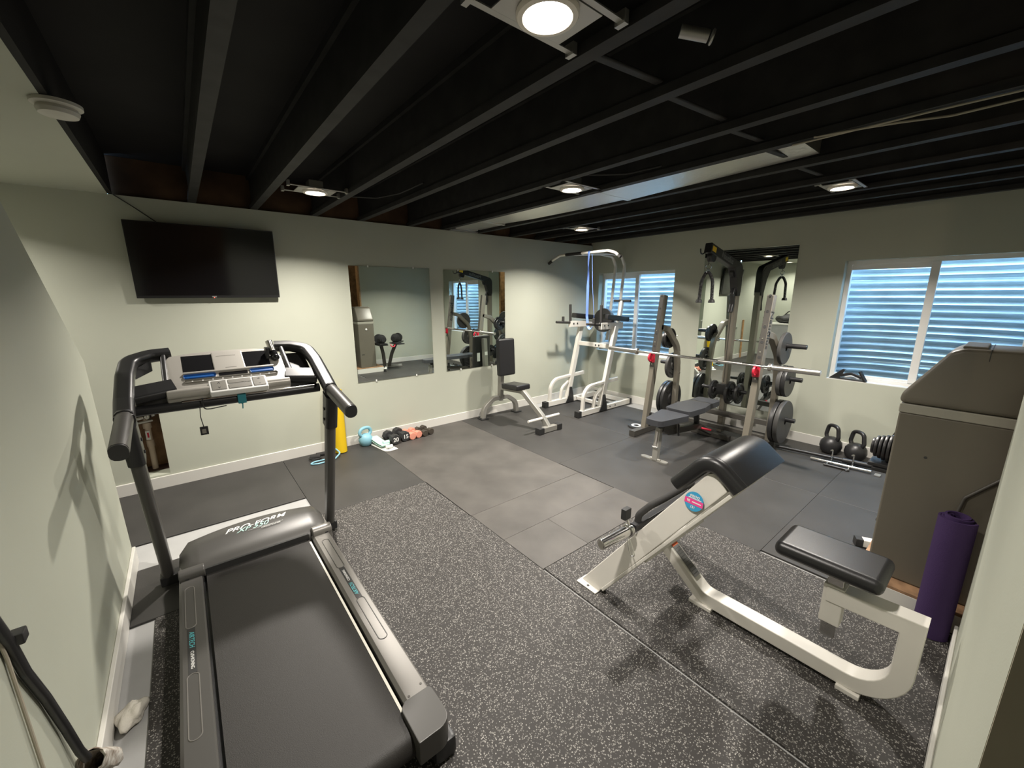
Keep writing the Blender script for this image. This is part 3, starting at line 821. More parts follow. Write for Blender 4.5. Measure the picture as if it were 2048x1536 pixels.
m.tube([(-3.10, -2.45, 2.43), (-2.95, -2.75, 2.40), (-2.80, -2.9, 2.44)], 0.007, fil=0.1, seg=8)
tag(m.build('ceiling_cable', M_joist), 'black painted cable hanging between joists near the light by the duct', 'cable')
t = thing('shop_light_socket', 'clear bulb fitting hanging off a joist at the top edge right of the big light', 'light fitting', (-3.955, -3.76, 2.405))
m = MB(); m.cyl((-4.01, -3.70, 2.42), (-3.955, -3.76, 2.40), 0.017); m.torus((-3.948, -3.768, 2.397), 0.017, 0.004, axis=(0.6, -0.65, -0.25)); m.build('socket', M_tin, t)
# ------------------------------------------------------------------ white dip tower in the corner
t = thing('dip_tower', 'white pull-up and dip tower with black arm pads in the far corner', 'exercise tower', (-0.7, -0.6, 0))
for y in (-0.28, -0.925):
    s = 1 if y > -0.6 else -1
    m = MB(); m.bar((-1.24, y, 0.047), (-0.13, y, 0.047), 0.062, 0.075); m.build('base_rail', M_white, t)
    m = MB(); m.box(-1.305, -1.235, y - 0.040, y + 0.040, 0.0, 0.09, bev=0.008); m.build('rubber_foot', M_rub, t)
    m = MB(); m.box(-0.14, -0.09, y - 0.036, y + 0.036, 0.0, 0.086, bev=0.006); m.build('rubber_foot', M_rub, t)
    m = MB(); m.bar((-0.80, y, 0.08), (-0.535, y, 1.20), 0.055, 0.078, up=(1, 0, -0.2)); m.build('upright', M_white, t)
    m = MB(); m.rtube([(-1.185, y, 0.08), (-1.165, y, 0.40), (-0.76, y, 0.425)], 0.042, 0.05, up=(0, 1, 0), fil=0.19, nf=10); m.build('step_arch', M_white, t)
    m = MB(); m.bar((-0.69, y, 0.425), (-0.45, y, 0.437), 0.045, 0.052); m.build('step_peg', M_white, t)
    m = MB(); m.rtube([(-0.955, y, 0.08), (-0.93, y, 0.24), (-0.80, y, 0.34)], 0.036, 0.045, up=(0, 1, 0), fil=0.12); m.build('brace', M_white, t)
    m = MB(); m.prism([(-0.87, 0.01), (-0.69, 0.01), (-0.70, 0.10), (-0.74, 0.25), (-0.785, 0.25), (-0.80, 0.12)], y - s * 0.0 - 0.040, y + 0.040, 'y', bev=0.006); m.build('gusset', M_plas, t)
    m = MB()
    for bx in (-0.62, -0.50): m.cyl((bx, y - 0.033, 0.05), (bx, y - 0.038, 0.05), 0.010, seg=10)
    m.build('bolt', M_textd, t)
    # arm with pad and grips
    yy = y + (0.03 if s < 0 else -0.045)
    m = MB(); m.bar((-0.84, yy, 1.215), (-0.36, yy, 1.205), 0.05, 0.09); ab = m.build('arm_bracket', M_white, t)
    m = MB()
    for bx in (-0.78, -0.70): m.cyl((bx, yy - 0.026, 1.22), (bx, yy - 0.031, 1.22), 0.012, seg=10)
    m.build('bolt', M_textd, ab)
    m = MB(); m.box(-0.25, 0.25, -0.055, 0.055, -0.036, 0.036, bev=0.016, M=Matrix.Translation((-0.50, yy, 1.315)) @ Matrix.Rotation(math.radians(6), 4, 'Y')); m.build('arm_pad', M_vinyl, t)
    m = MB(); m.cyl((-0.825, yy, 1.24), (-0.835, yy, 1.50), 0.019, bev=0.003); m.build('hand_grip', M_foam, t)
    m = MB(); m.cyl((-0.82, yy, 1.235), (-1.12, yy, 1.255), 0.017, bev=0.003); m.cyl((-0.98, yy, 1.25), (-0.98, yy, 1.33), 0.019, bev=0.003); m.build('dip_grip', M_foam, t)
m = MB(); m.bar((-0.16, -0.28, 0.047), (-0.16, -0.925, 0.047), 0.05, 0.06); m.bar((-0.60, -0.28, 0.045), (-0.60, -0.925, 0.045), 0.045, 0.05); m.build('base_cross_tube', M_white, t)
m = MB(); m.bar((-0.585, -0.28, 0.915), (-0.585, -0.925, 0.915), 0.052, 0.062); m.build('cross_tube', M_white, t)
m = MB(); m.bar((-0.585, -0.60, 0.90), (-0.20, -0.60, 0.90), 0.05, 0.06); m.bar((-0.21, -0.60, 0.72), (-0.16, -0.60, 1.25), 0.07, 0.06); m.build('rear_post', M_white, t)
m = MB()
for yb in (-0.70, -0.64): m.cyl((-0.611, yb, 0.915), (-0.617, yb, 0.915), 0.012, seg=10)
m.build('bolt', M_textd, t)
for y in (-0.52, -0.68):
    m = MB(); m.tube([(-0.20, y, 0.95), (-0.12, y, 1.60), (-0.07, y, 2.06), (-0.16, y, 2.195), (-0.45, y, 2.215), (-1.0, y, 2.18)], 0.023, fil=[0, 0.2, 0.1, 0.09, 0.2, 0], nf=8); m.build('overhead_tube', M_white, t)
m = MB(); m.box(-0.62, -0.42, -0.72, -0.48, 2.196, 2.203); m.build('overhead_plate', M_white, t)
m = MB(); m.tube([(-1.0, -0.035, 2.085), (-1.0, -0.13, 2.135), (-1.0, -0.26, 2.182), (-1.0, -1.10, 2.182), (-1.0, -1.21, 2.150), (-1.0, -1.285, 2.095)], 0.017, fil=0.12); pb = m.build('pull_up_bar', M_white, t)
m = MB(); m.cyl((-1.0, -0.028, 2.082), (-1.0, -0.10, 2.120), 0.0195); m.build('bar_grip', M_foam, pb)
m = MB(); m.cyl((-1.0, -0.37, 2.182), (-1.0, -0.66, 2.182), 0.0205); m.build('bar_grip', M_foam, pb)
m = MB(); m.cyl((-1.0, -1.255, 2.118), (-1.0, -1.290, 2.091), 0.0195); m.build('bar_grip', M_foam, pb)
m = MB(); m.cyl((-0.44, -0.60, 1.27), (-0.36, -0.60, 1.26), 0.175, seg=36, bev=0.02); m.build('round_back_pad', M_vinyl, t)
m = MB(); m.bar((-0.36, -0.60, 1.27), (-0.19, -0.60, 1.25), 0.05, 0.05); m.build('pad_bracket', M_white, t)
m = MB(); m.bar((-0.43, -0.90, 1.26), (-0.38, -0.895, 1.55), 0.04, 0.05, up=(1, 0, 0)); m.build('rear_handle_strut', M_white, t)
m = MB(); m.cyl((-0.38, -0.755, 1.552), (-0.38, -1.04, 1.552), 0.016, bev=0.003); m.build('rear_handle', M_foam, t)
# band looped over the bar
m = MB()
path = [(-1.022, -0.80, 2.183), (-1.0, -0.80, 2.206), (-0.977, -0.82, 2.183), (-0.955, -0.83, 1.75), (-0.95, -0.87, 1.35), (-0.95, -0.855, 1.22), (-0.95, -0.815, 1.17), (-0.95, -0.770, 1.20), (-0.95, -0.745, 1.35), (-0.985, -0.775, 1.75)]
m.rtube(path, 0.034, 0.005, up=(1, 0, 0.01), fil=0.05, nf=5, cr=0.002, closed=True)
tag(m.build('resistance_band', M_blue, ang=70), 'long blue rubber loop band hanging from the pull-up bar', 'resistance band')

# ------------------------------------------------------------------ upright seat bench by the wall
t = thing('upright_bench', 'grey framed upright utility bench with black back pad and seat below the mirror', 'exercise bench', (-2.02, -0.55, 0))
bx = -2.02
m = MB(); m.rtube([(bx - 0.29, -0.155, 0.015), (bx - 0.27, -0.16, 0.16), (bx - 0.12, -0.165, 0.262), (bx + 0.12, -0.165, 0.262), (bx + 0.27, -0.16, 0.16), (bx + 0.29, -0.155, 0.015)], 0.06, 0.06, up=(0, 1, 0), fil=[0, 0.15, 0.13, 0.13, 0.15, 0], nf=8); m.build('rear_arch', M_silver, t)
for s in (-1, 1):
    m = MB(); m.box(bx + s * 0.29 - 0.055, bx + s * 0.29 + 0.055, -0.215, -0.10, 0.0, 0.016, bev=0.004); m.build('rubber_foot', M_rub, t)
m = MB(); m.bar((bx, -0.165, 0.22), (bx, -0.215, 1.04), 0.058, 0.068, up=(0, 1, 0)); po = m.build('post', M_silver, t)
m = MB(); m.box(bx - 0.022, bx + 0.022, -0.169, -0.167, 0.72, 0.86); m.build('label', M_textw, po)
m = MB(); m.box(-0.135, 0.135, -0.04, 0.04, -0.245, 0.245, bev=0.025, seg=3, M=Matrix.Translation((bx, -0.292, 0.835)) @ Matrix.Rotation(math.radians(-3), 4, 'X')); pd = m.build('back_pad', M_vinyl, t)
m = MB(); m.box(bx - 0.10, bx - 0.05, -0.2508, -0.2495, 0.72, 0.84); m.build('label', M_textw, pd)
m = MB(); m.box(-0.115, 0.115, -0.165, 0.165, -0.035, 0.035, bev=0.02, seg=3, M=Matrix.Translation((bx, -0.50, 0.475)) @ Matrix.Rotation(math.radians(-4), 4, 'X')); m.build('seat', M_vinyl, t)
m = MB(); m.rtube([(bx, -0.20, 0.405), (bx, -0.64, 0.435), (bx + 0.03, -0.98, 0.17), (bx + 0.05, -1.07, 0.05)], 0.055, 0.065, up=(0, 0, 1), fil=[0, 0.14, 0.2, 0], nf=8); m.build('front_leg', M_silver, t)
m = MB(); m.bar((bx - 0.07, -1.085, 0.038), (bx + 0.18, -1.085, 0.038), 0.065, 0.065); m.build('front_foot', M_silver, t)
for s, c in ((-1, bx - 0.10), (1, bx + 0.20)):
    m = MB(); m.box(c - 0.045, c + 0.035, -1.13, -1.04, 0.0, 0.078, bev=0.008); m.build('rubber_foot', M_rub, t)
m = MB(); m.cyl((bx - 0.22, -1.00, 0.155), (bx + 0.30, -1.00, 0.155), 0.017, bev=0.003); m.build('foot_bar', M_white, t)

# ------------------------------------------------------------------ half rack with lat tower
YL, YR, YC = -1.84, -2.97, -2.405
t = thing('weight_rack', 'champagne grey squat rack with angled uprights and a lat tower by the window wall', 'weight rack', (-0.8, YC, 0))
def rx(z): return -1.10 + 0.138 * z
for y in (YL, YR):
    s = 1 if y == YL else -1
    m = MB(); m.bar((-1.35, y, 0.037), (-0.36, y, 0.037), 0.072, 0.07); m.build('base_rail', M_dgrey, t)
    m = MB(); m.bar((rx(0.06), y, 0.06), (rx(1.63), y, 1.63), 0.058, 0.085, up=(1, 0, -0.138), cr=0.005); up = m.build('upright', M_champ, t)
    m = MB(); m.bar((rx(0.80) - 0.0435, y, 0.80), (rx(1.625) - 0.0435, y, 1.625), 0.052, 0.005, up=(1, 0, -0.138), cr=0.001); hp = m.build('hole_plate', M_dgrey, up)
    m = MB()
    for k in range(6):
        z = 0.90 + 0.145 * k
        m.cyl((rx(z) - 0.044, y, z), (rx(z) - 0.0475, y, z + 0.0005), 0.014, seg=14)
    m.build('hole', M_textd, hp)
    m = MB()
    for k in range(7):
        z = 0.835 + 0.13 * k
        m.cyl((rx(z) - 0.044, y, z), (rx(z) - 0.049, y, z + 0.0006), 0.006, seg=8)
    m.build('rivet', M_chrome, hp)
    m = MB(); m.box(rx(0.13) - 0.075 + 0.10, rx(0.13) + 0.075, y - 0.034, y + 0.034, 0.072, 0.24, bev=0.008); m.build('foot_gusset', M_blk, t)
    m = MB(); m.rtube([(-0.92, y, 1.265), (-0.74, y, 1.225), (-0.49, y, 1.00), (-0.44, y, 0.70), (-0.44, y, 0.04)], 0.058, 0.068, up=(0.3, 0, 1), fil=[0, 0.12, 0.22, 0.2, 0], nf=9); m.build('rear_arch_post', M_champ, t)
    m = MB()
    for (px, pz) in ((-0.47, 0.93), (-0.43, 0.66), (-0.56, 1.14)): m.cyl((px, y - 0.030, pz), (px, y - 0.036, pz), 0.009, seg=10)
    m.build('bolt', M_chrome, t)
    for (px, pz, ln) in ((-0.57, 1.13, 0.26), (-0.44, 0.775, 0.23), (-0.44, 0.335, 0.22)):
        m = MB(); m.cyl((px, y, pz), (px, y + s * ln, pz), 0.024, seg=18, bev=0.004); m.build('weight_peg', M_blk, t)
    # red hook holding the bar
    zc = 0.945; xc = rx(zc)
    m = MB()
    pts = [(xc - 0.135 + 0.038 + 0.042 * math.cos(a), y, zc - 0.028 + 0.040 * math.sin(a)) for a in [PI * (0.05 + 1.9 * k / 16) + PI / 2 for k in range(17)]]
    m.tube(pts, 0.011, seg=8); m.box(xc - 0.075, xc - 0.045, y - 0.030, y + 0.030, zc - 0.09, zc + 0.03, bev=0.006)
    m.build('bar_hook', M_red, t)
m = MB(); m.bar((-0.44, YL, 0.255), (-0.44, YR, 0.255), 0.05, 0.06); m.build('rear_cross_tube', M_dgrey, t)
m = MB(); m.bar((-0.44, YL, 0.085), (-0.44, YR, 0.085), 0.05, 0.05); m.build('rear_cross_tube', M_dgrey, t)
# brand lettering down the right upright
for sg in (-1, 1):
    yf = YR + sg * 0.0297
    MM = frame((rx(1.30), yf, 1.30), (-0.138, 0, -1), (1 if sg < 0 else -1, 0, -0.138 * (1 if sg < 0 else -1)))
    lettering('Nautilus', 0.105, MM, M_textd, t, 'lettering', depth=0.0008, spacing=1.05, bold=0.0015)
# tower
m = MB(); m.rtube([(-0.33, YC, 0.0), (-0.33, YC, 1.72)], 0.085, 0.06, up=(0, 1, 0)); m.build('tower_post', M_champ, t)
m = MB(); m.rtube([(-0.33, YC, 1.66), (-0.33, YC, 1.925), (-1.075, YC, 2.10)], 0.095, 0.072, up=(0, 1, 0), fil=[0, 0.05, 0]); am = m.build('tower_arm', M_blk, t)
m = MB(); m.prism([(-0.30, 1.62), (-0.29, 1.90), (-0.38, 1.965), (-0.52, 1.93), (-0.44, 1.82), (-0.375, 1.62)], YC - 0.041, YC + 0.041, 'y', bev=0.008); m.build('elbow_cover', M_blk, am)
for sg in (-1, 1):
    yf = YC + sg * 0.037
    MM = frame((-0.70, yf, 2.012), (1 if sg < 0 else -1, 0, -0.235 * (1 if sg < 0 else -1)), (0.235, 0, 1))
    lettering('Nautilus', 0.085, MM, M_textg, am, 'lettering', spacing=1.0, bold=0.001)
    m = MB(); m.bar((-1.055, yf, 2.095), (-0.975, yf, 2.076), 0.0015, 0.05, cr=0.0003); m.build('sticker', M_stky, am)
m = MB(); m.cyl((-0.985, YC - 0.028, 2.015), (-0.985, YC + 0.028, 2.015), 0.055, bev=0.008); m.cyl((-0.45, YC - 0.02, 1.875), (-0.45, YC + 0.02, 1.875), 0.05, bev=0.006); m.build('pulley', M_plas, am)
m = MB(); m.tube([(-1.07, YC + 0.02, 2.06), (-1.14, YC + 0.02, 2.035), (-1.18, YC + 0.02, 2.04), (-1.19, YC + 0.02, 2.085)], 0.007, fil=0.03, seg=8); m.build('bar_holder_hook', M_blk, am)
m = MB(); m.cyl((-0.39, YC, 1.86), (-0.39, YC, 0.62), 0.0035, seg=8); m.cyl((-1.035, YC, 2.01), (-1.035, YC, 1.93), 0.0035, seg=8); m.build('cable', M_plas, t)
m = MB(); m.rtube([(-0.385, YC + 0.0, 1.70), (-0.415, YC, 1.64), (-0.40, YC, 1.53), (-0.425, YC, 1.44)], 0.055, 0.045, up=(1, 0, 0.2), fil=0.05, cr=0.02); m.build('curl_handle_holder', M_plas, t)
m = MB(); m.box(-0.44, -0.355, YC - 0.055, YC + 0.055, 0.475, 0.60, bev=0.006); m.build('weight_carriage', M_blk, t)
m = MB(); m.cyl((-0.40, YC - 0.27, 0.54), (-0.40, YC + 0.24, 0.54), 0.020, seg=16, bev=0.003); m.build('carriage_horn', M_blk, t)
m = MB()
for k in range(6): m.torus((-0.44, YC + 0.03, 0.46 - 0.028 * k), 0.014, 0.003, axis=(1, 0, 0) if k % 2 else (0, 1, 0), seg=12, sseg=6)
m.build('chain', M_chrome, t)

# rope hanging from the cable
t = thing('triceps_rope', 'black twisted rope handle hanging from the lat tower cable', 'rope handle', (-1.035, YC, 1.57))
m = MB()
m.torus((-1.035, YC, 1.915), 0.026, 0.0045, axis=(1, 0.3, 0), seg=18, sseg=6)
m.torus((-1.035, YC, 1.872), 0.020, 0.0045, axis=(0.3, 1, 0), seg=18, sseg=6)
m.build('carabiner', M_chrome, t)
m = MB()
cen = fillet([(-1.035, YC + 0.066, 1.585), (-1.035, YC + 0.058, 1.78), (-1.035, YC, 1.895), (-1.035, YC - 0.058, 1.78), (-1.035, YC - 0.066, 1.585)], [0, 0.15, 0.03, 0.15, 0], 8)
L = [0]
for a, b in zip(cen[:-1], cen[1:]): L.append(L[-1] + (b - a).length)
def at(u):
    for i in range(len(L) - 1):
        if u <= L[i + 1]: 
            f = (u - L[i]) / max(1e-6, L[i + 1] - L[i]); return cen[i].lerp(cen[i + 1], f), (cen[i + 1] - cen[i]).normalized()
    return cen[-1], (cen[-1] - cen[-2]).normalized()
for st in range(3):
    pts = []
    for k in range(121):
        p, tg = at(L[-1] * k / 120)
        e1 = Vector((1, 0, 0)); e2 = tg.cross(e1).normalized()
        a = 2 * PI * (k / 120 * 16 + st / 3)
        pts.append(p + (e1 * math.cos(a) + e2 * math.sin(a)) * 0.0085)
    m.tube(pts, 0.0085, seg=6)
m.build('rope', M_rub, t)
for s in (1, -1):
    m = MB(); m.cyl((-1.035, YC + s * 0.066, 1.59), (-1.035, YC + s * 0.066, 1.555), 0.026, 0.034, seg=18, bev=0.006); m.build('rope_stop', M_rub, t)

# barbell on the hooks
BX = rx(0.945) - 0.100; BZ = 0.972
t = thing('barbell', 'long chrome barbell resting on the red hooks of the rack', 'barbell', (BX, YC, BZ - 0.026))
m = MB(); m.cyl((BX, -1.66, BZ), (BX, -3.10, BZ), 0.0145, seg=16); sh = m.build('shaft', M_chrome, t)
m = MB()
for ya, yb in ((-1.95, -2.18), (-2.62, -2.85)): m.cyl((BX, ya, BZ), (BX, yb, BZ), 0.0150, seg=16)
m.build('knurling', M_steel, sh)
for ya, yb in ((-1.665, -1.245), (-3.085, -3.49)):
    s = -1 if yb < ya else 1
    m = MB(); m.cyl((BX, ya, BZ), (BX, yb, BZ), 0.0255, seg=22, bev=0.003); m.cyl((BX, ya, BZ), (BX, ya + s * 0.03, BZ), 0.037, seg=22, bev=0.004)
    m.build('sleeve', M_steel, t)

# weight plates
def plate_proto(R, th, label, m0, dished=True):
    o_ = MB()
    q = th / 2
    prof = [(0.026, -q), (0.060 * R / 0.2, -q), (0.075 * R / 0.2, -q * 0.35), (R * 0.80, -q * 0.35), (R * 0.86, -q), (R - 0.004, -q), (R, -q * 0.7), (R, q * 0.7), (R - 0.004, q), (R * 0.86, q), (R * 0.80, q * 0.35), (0.075 * R / 0.2, q * 0.35), (0.060 * R / 0.2, q), (0.026, q), (0.026, -q)]
    if not dished: prof = [(0.026, -q), (R - 0.005, -q), (R, -q * 0.6), (R, q * 0.6), (R * 0.9, q), (0.026, q), (0.026, -q)]
    o_.lathe(prof, 44)
    o = o_.build('weight_plate', m0)
    return tag(o, label, 'weight plate')
def plate(R, th, x, y, z, label, group, m0=M_iron, dished=True, tilt=0.0, grip=True):
    t = thing('weight_plate', label, 'weight plate', (x, y, z), 0, group, rot=(-PI / 2, 0, tilt))
    o_ = MB(); q = th / 2
    prof = [(0.026, -q), (R * 0.30, -q), (R * 0.36, -q * 0.35), (R * 0.80, -q * 0.35), (R * 0.86, -q), (R - 0.004, -q), (R, -q * 0.7), (R, q * 0.7), (R - 0.004, q), (R * 0.86, q), (R * 0.80, q * 0.35), (R * 0.36, q * 0.35), (R * 0.30, q), (0.026, q), (0.026, -q)]
    if not dished: prof = [(0.026, -q), (R - 0.006, -q), (R, -q * 0.6), (R, q * 0.6), (R - 0.006, q), (0.026, q), (0.026, -q)]
    o_.lathe(prof, 44); o_.build('disc', m0, t, world=False)
    if dished and grip:
        for k in range(3):
            a = 2 * PI * k / 3 + 0.5
            g = MB(); g.box(-R * 0.20, R * 0.20, -R * 0.065, R * 0.065, -q * 0.75, q * 0.75, bev=q * 0.3, M=Matrix.Rotation(a, 4, 'Z') @ Matrix.Translation((0, R * 0.60, 0))); g.build('hand_grip_bar', m0, t, world=False)
    return t
G = 'weight plates on the rack'
plate(0.125, 0.032, -0.57, YL + 0.06, 1.105, 'small black weight plate on the upper left peg of the rack', G)
plate(0.11, 0.03, -0.57, YL + 0.10, 1.09, 'smallest black plate outside another plate on the upper left peg', G)
plate(0.165, 0.036, -0.44, YL + 0.065, 0.745, 'medium iron plate on the middle left peg of the rack', G, M_iron2)
plate(0.232, 0.040, -0.44, YL + 0.058, 0.305, 'large iron plate next to the lower left rack post', G)
plate(0.232, 0.040, -0.44, YL + 0.108, 0.305, 'large iron plate outermost on the lower left peg of the rack', G)
plate(0.165, 0.034, -0.57, YR - 0.07, 1.10, 'grey flat backed plate on the upper right peg of the rack', G, M_iron2, False)
plate(0.165, 0.040, -0.44, YR - 0.06, 0.745, 'pale edged plate nearest the middle right rack post', G, M_iron2)
plate(0.165, 0.040, -0.44, YR - 0.105, 0.745, 'black flat plate outermost on the middle right peg of the rack', G, M_iron, False)
plate(0.236, 0.042, -0.44, YR - 0.062, 0.302, 'large plate nearest the lower right rack post', G)
plate(0.236, 0.042, -0.44, YR - 0.112, 0.302, 'large grey plate outermost on the lower right peg of the rack', G, M_iron2, False)
plate(0.115, 0.03, -0.40, YC + 0.10, 0.515, 'small glossy plate left of the lat tower carriage', G)
plate(0.135, 0.034, -0.40, YC - 0.09, 0.51, 'glossy gripped plate right of the lat tower carriage', G)
plate(0.12, 0.03, -0.40, YC - 0.19, 0.515, 'small plate at the right end of the lat tower horn', G)
t = thing('weight_plate', 'thin black plate with white marking lying flat behind the left rack upright', 'weight plate', (-1.0, -1.665, 0), 0, G)
m = MB(); m.lathe([(0.024, 0), (0.098, 0), (0.102, 0.006), (0.098, 0.022), (0.024, 0.022), (0.024, 0)], 36, Matrix.Translation((-1.0, -1.665, 0))); m.build('disc', M_iron, t)
m = MB(); m.lathe([(0.035, 0.0222), (0.062, 0.0222), (0.062, 0.0232), (0.035, 0.0232), (0.035, 0.0222)], 30, Matrix.Translation((-1.0, -1.665, 0))); m.build('marking', M_textw, t)

# ------------------------------------------------------------------ flat adjustable bench
t = thing('flat_bench', 'black padded adjustable bench with silver front leg in front of the rack', 'weight bench', (-1.3, -2.42, 0))
by = -2.42
m = MB()
pts = []
for k in range(9): a = PI * k / 8; pts.append((-1.757 + 0.030 * math.cos(a) * 1, -2.275 + 0.03 * math.sin(a)))
for k in range(9): a = PI + PI * k / 8; pts.append((-1.757 + 0.030 * math.cos(a), -2.51 + 0.03 * math.sin(a)))
m.prism(pts, 0.0, 0.012, 'z'); m.build('foot_plate', M_silver, t)
m = MB(); m.bar((-1.765, by + 0.01, 0.01), (-1.73, by + 0.01, 0.34), 0.055, 0.055, up=(1, 0, 0)); lg = m.build('front_leg', M_silver, t)
m = MB(); m.bar((-1.783, by + 0.01, 0.14), (-1.766, by + 0.01, 0.31), 0.020, 0.008, up=(1, 0, -0.1), cr=0.003); m.build('guide_slot', M_chrome, lg)
m = MB(); m.cyl((-1.79, by + 0.035, 0.15), (-1.79, by - 0.018, 0.15), 0.008, seg=10); m.build('cross_pin', M_chrome, lg)
m = MB(); m.cyl((-1.77, by + 0.055, 0.018), (-1.77, by - 0.05, 0.018), 0.012, seg=12); m.build('hinge_pin', M_silver, t)
m = MB(); m.rtube([(-1.71, by, 0.335), (-1.55, by, 0.265), (-0.95, by, 0.20), (-0.62, by, 0.05)], 0.055, 0.065, up=(0, 0, 1), fil=[0, 0.1, 0.1, 0]); m.build('spine', M_dgrey, t)
m = MB(); m.prism([(-1.74, 0.40), (-1.40, 0.40), (-1.42, 0.27), (-1.60, 0.24), (-1.71, 0.30)], by - 0.024, by + 0.024, 'y', bev=0.004); m.build('seat_bracket', M_dgrey, t)
m = MB(); m.bar((-0.62, by - 0.22, 0.03), (-0.62, by + 0.22, 0.03), 0.06, 0.055); m.build('rear_foot', M_dgrey, t)
m = MB(); m.bar((-1.02, by, 0.42), (-0.98, by, 0.20), 0.05, 0.04, up=(1, 0, 0)); m.build('back_support', M_blk, t)
m = MB(); m.bar((-1.35, by, 0.415), (-0.85, by, 0.425), 0.06, 0.03); m.build('back_rail', M_blk, t)
m = MB(); m.cyl((-0.93, by - 0.03, 0.175), (-0.86, by - 0.11, 0.155), 0.012, bev=0.003); m.build('pull_pin_knob', M_red, t)
m = MB(); m.cyl((-1.46, by - 0.045, 0.33), (-1.455, by - 0.05, 0.21), 0.010, bev=0.002); m.build('release_lever', M_blk, t)
# seat: narrower at the front with rounded corners
def pad(mb, pts, z0, z1, bev, tilt=None):
    poly = [(p.x, p.y) for p in fillet([(a, b, 0) for a, b in pts], 0.05, 5, True)]
    mb.prism(poly, z0, z1, 'z', bev=bev, seg=3)
m = MB(); pad(m, [(-1.88, by - 0.085), (-1.47, by - 0.155), (-1.455, by - 0.12), (-1.455, by + 0.12), (-1.47, by + 0.155), (-1.88, by + 0.085)], 0.395, 0.455, 0.018); m.build('seat', M_vinyl2, t)
m = MB(); pad(m, [(-1.44, by - 0.135), (-1.15, by - 0.155), (-0.98, by - 0.125), (-0.72, by - 0.125), (-0.72, by + 0.125), (-0.98, by + 0.125), (-1.15, by + 0.155), (-1.44, by + 0.135)], 0.42, 0.478, 0.018); bp_ = m.build('back_pad', M_vinyl2, t)
m = MB(); m.box(-0.965, -0.955, by - 0.10, by + 0.10, 0.4775, 0.4792); m.build('stitch_line', M_btn, bp_)
# ------------------------------------------------------------------ white preacher curl bench in the foreground
t = thing('preacher_curl_bench', 'white steel arm curl bench with black slanted arm pad and seat in the foreground', 'exercise bench', (-3.28, -3.8, 0))
CX = -3.27
for s in (-1, 1):
    fx = lambda x: CX + s * (x - CX) * -1 if s > 0 else x
    def P(x, y, z): return (x, y, z) if s < 0 else (2 * CX - x, y, z)
    near = [(-3.668, -3.113, 0.004), (-3.500, -3.697, 0.832), (-3.494, -3.738, 0.852), (-3.500, -3.792, 0.777), (-3.672, -3.246, 0.004)]
    m = MB(); m.hexa([P(*p) for p in near], [P(p[0] + 0.055, p[1], p[2]) for p in near], bev=0.006)
    lg = m.build('side_plate', M_white, t)
    a = [Vector(P(*p)) for p in ((-3.676, -3.262, 0.02), (-3.502, -3.812, 0.770))]
    m = MB(); m.rtube([a[0], a[1]], 0.050, 0.018, up=(0, -0.8, -0.6), cr=0.004)
    bmesh.ops.translate(m.bm, vec=(0.03 * (1 if s < 0 else -1), 0.0, 0.0), verts=m.bm.verts)
    m.build('edge_strip', M_white, lg)
    m = MB()
    xs = sorted((P(-3.705, 0, 0)[0], P(-3.62, 0, 0)[0]))
    m.box(xs[0], xs[1], -3.247, -3.107, 0.0, 0.008, bev=0.003)
    m.cyl((P(-3.687, 0, 0)[0], -3.178, 0.008), (P(-3.687, 0, 0)[0], -3.178, 0.0086), 0.008, seg=12) if False else None
    ft = m.build('foot_tab', M_white, lg)
    m = MB(); m.cyl((P(-3.686, 0, 0)[0], -3.178, 0.0079), (P(-3.686, 0, 0)[0], -3.178, 0.0086), 0.008, seg=14); m.build('bolt_hole', M_textd, ft)
    if s < 0:
        # round sticker: blue disc with a pink bar
        n = (Vector(near[1]) - Vector(near[0])).cross(Vector(near[4]) - Vector(near[0])).normalized()
        if n.x > 0: n = -n
        ctr = Vector((-3.538, -3.662, 0.690)); ctr = ctr - n * ((ctr - Vector(near[0])).dot(n)) + n * 0.0006
        xd = Vector((0, -0.62, -0.02)); xd = (xd - n * xd.dot(n)).normalized(); yd = n.cross(xd)
        if yd.z < 0: yd = -yd
        SM = Matrix((xd, yd, n)).transposed().to_4x4(); SM.translation = ctr
        m = MB(); m.lathe([(0, 0), (0.046, 0), (0.046, 0.0008), (0, 0.0008)], 32, SM); sk = m.build('round_sticker', M_stkb, lg)
        m = MB(); m.box(-0.045, 0.045, -0.016, 0.010, 0.0008, 0.0014, M=SM); m.build('pink_bar', M_stkp, sk)
        def sl(txt, x, y, size, mt):
            LM = SM @ Matrix.Translation((x, y, 0.0018))
            if xd.cross(yd).dot(n) < 0: LM = LM
            lettering(txt, size, LM, mt, sk, 'lettering', depth=0.0003, bold=0.0004)
        sl('geoo', 0.0, 0.026, 0.024, M_textw); sl('98', -0.026, -0.003, 0.016, M_textw); m = MB(); m.box(-0.008, 0.036, -0.006, -0.001, 0.0014, 0.0018, M=SM); m.build('white_bar', M_textw, sk); m = MB(); m.box(-0.030, 0.034, 0.012, 0.0155, 0.0008, 0.0014, M=SM); m.build('white_bar', M_textw, sk); sl('131', 0.0, -0.028, 0.016, M_textw)
m = MB(); m.bar((-3.50, -3.72, 0.78), (2 * CX + 3.50, -3.72, 0.78), 0.05, 0.05); m.bar((-3.58, -3.44, 0.30), (2 * CX + 3.58, -3.44, 0.30), 0.06, 0.06); m.build('cross_tube', M_white, t)
sxx = -3.29
m = MB(); m.rtube([(sxx, -3.40, 0.26), (sxx, -3.655, 0.052), (sxx, -4.430, 0.052), (sxx, -4.430, 0.415), (sxx, -4.165, 0.405)], 0.080, 0.070, up=(0, 0, 1), fil=[0, 0.10, 0.16, 0, 0], nf=8, cr=0.005)
spn = m.build('spine_tube', M_white, t)
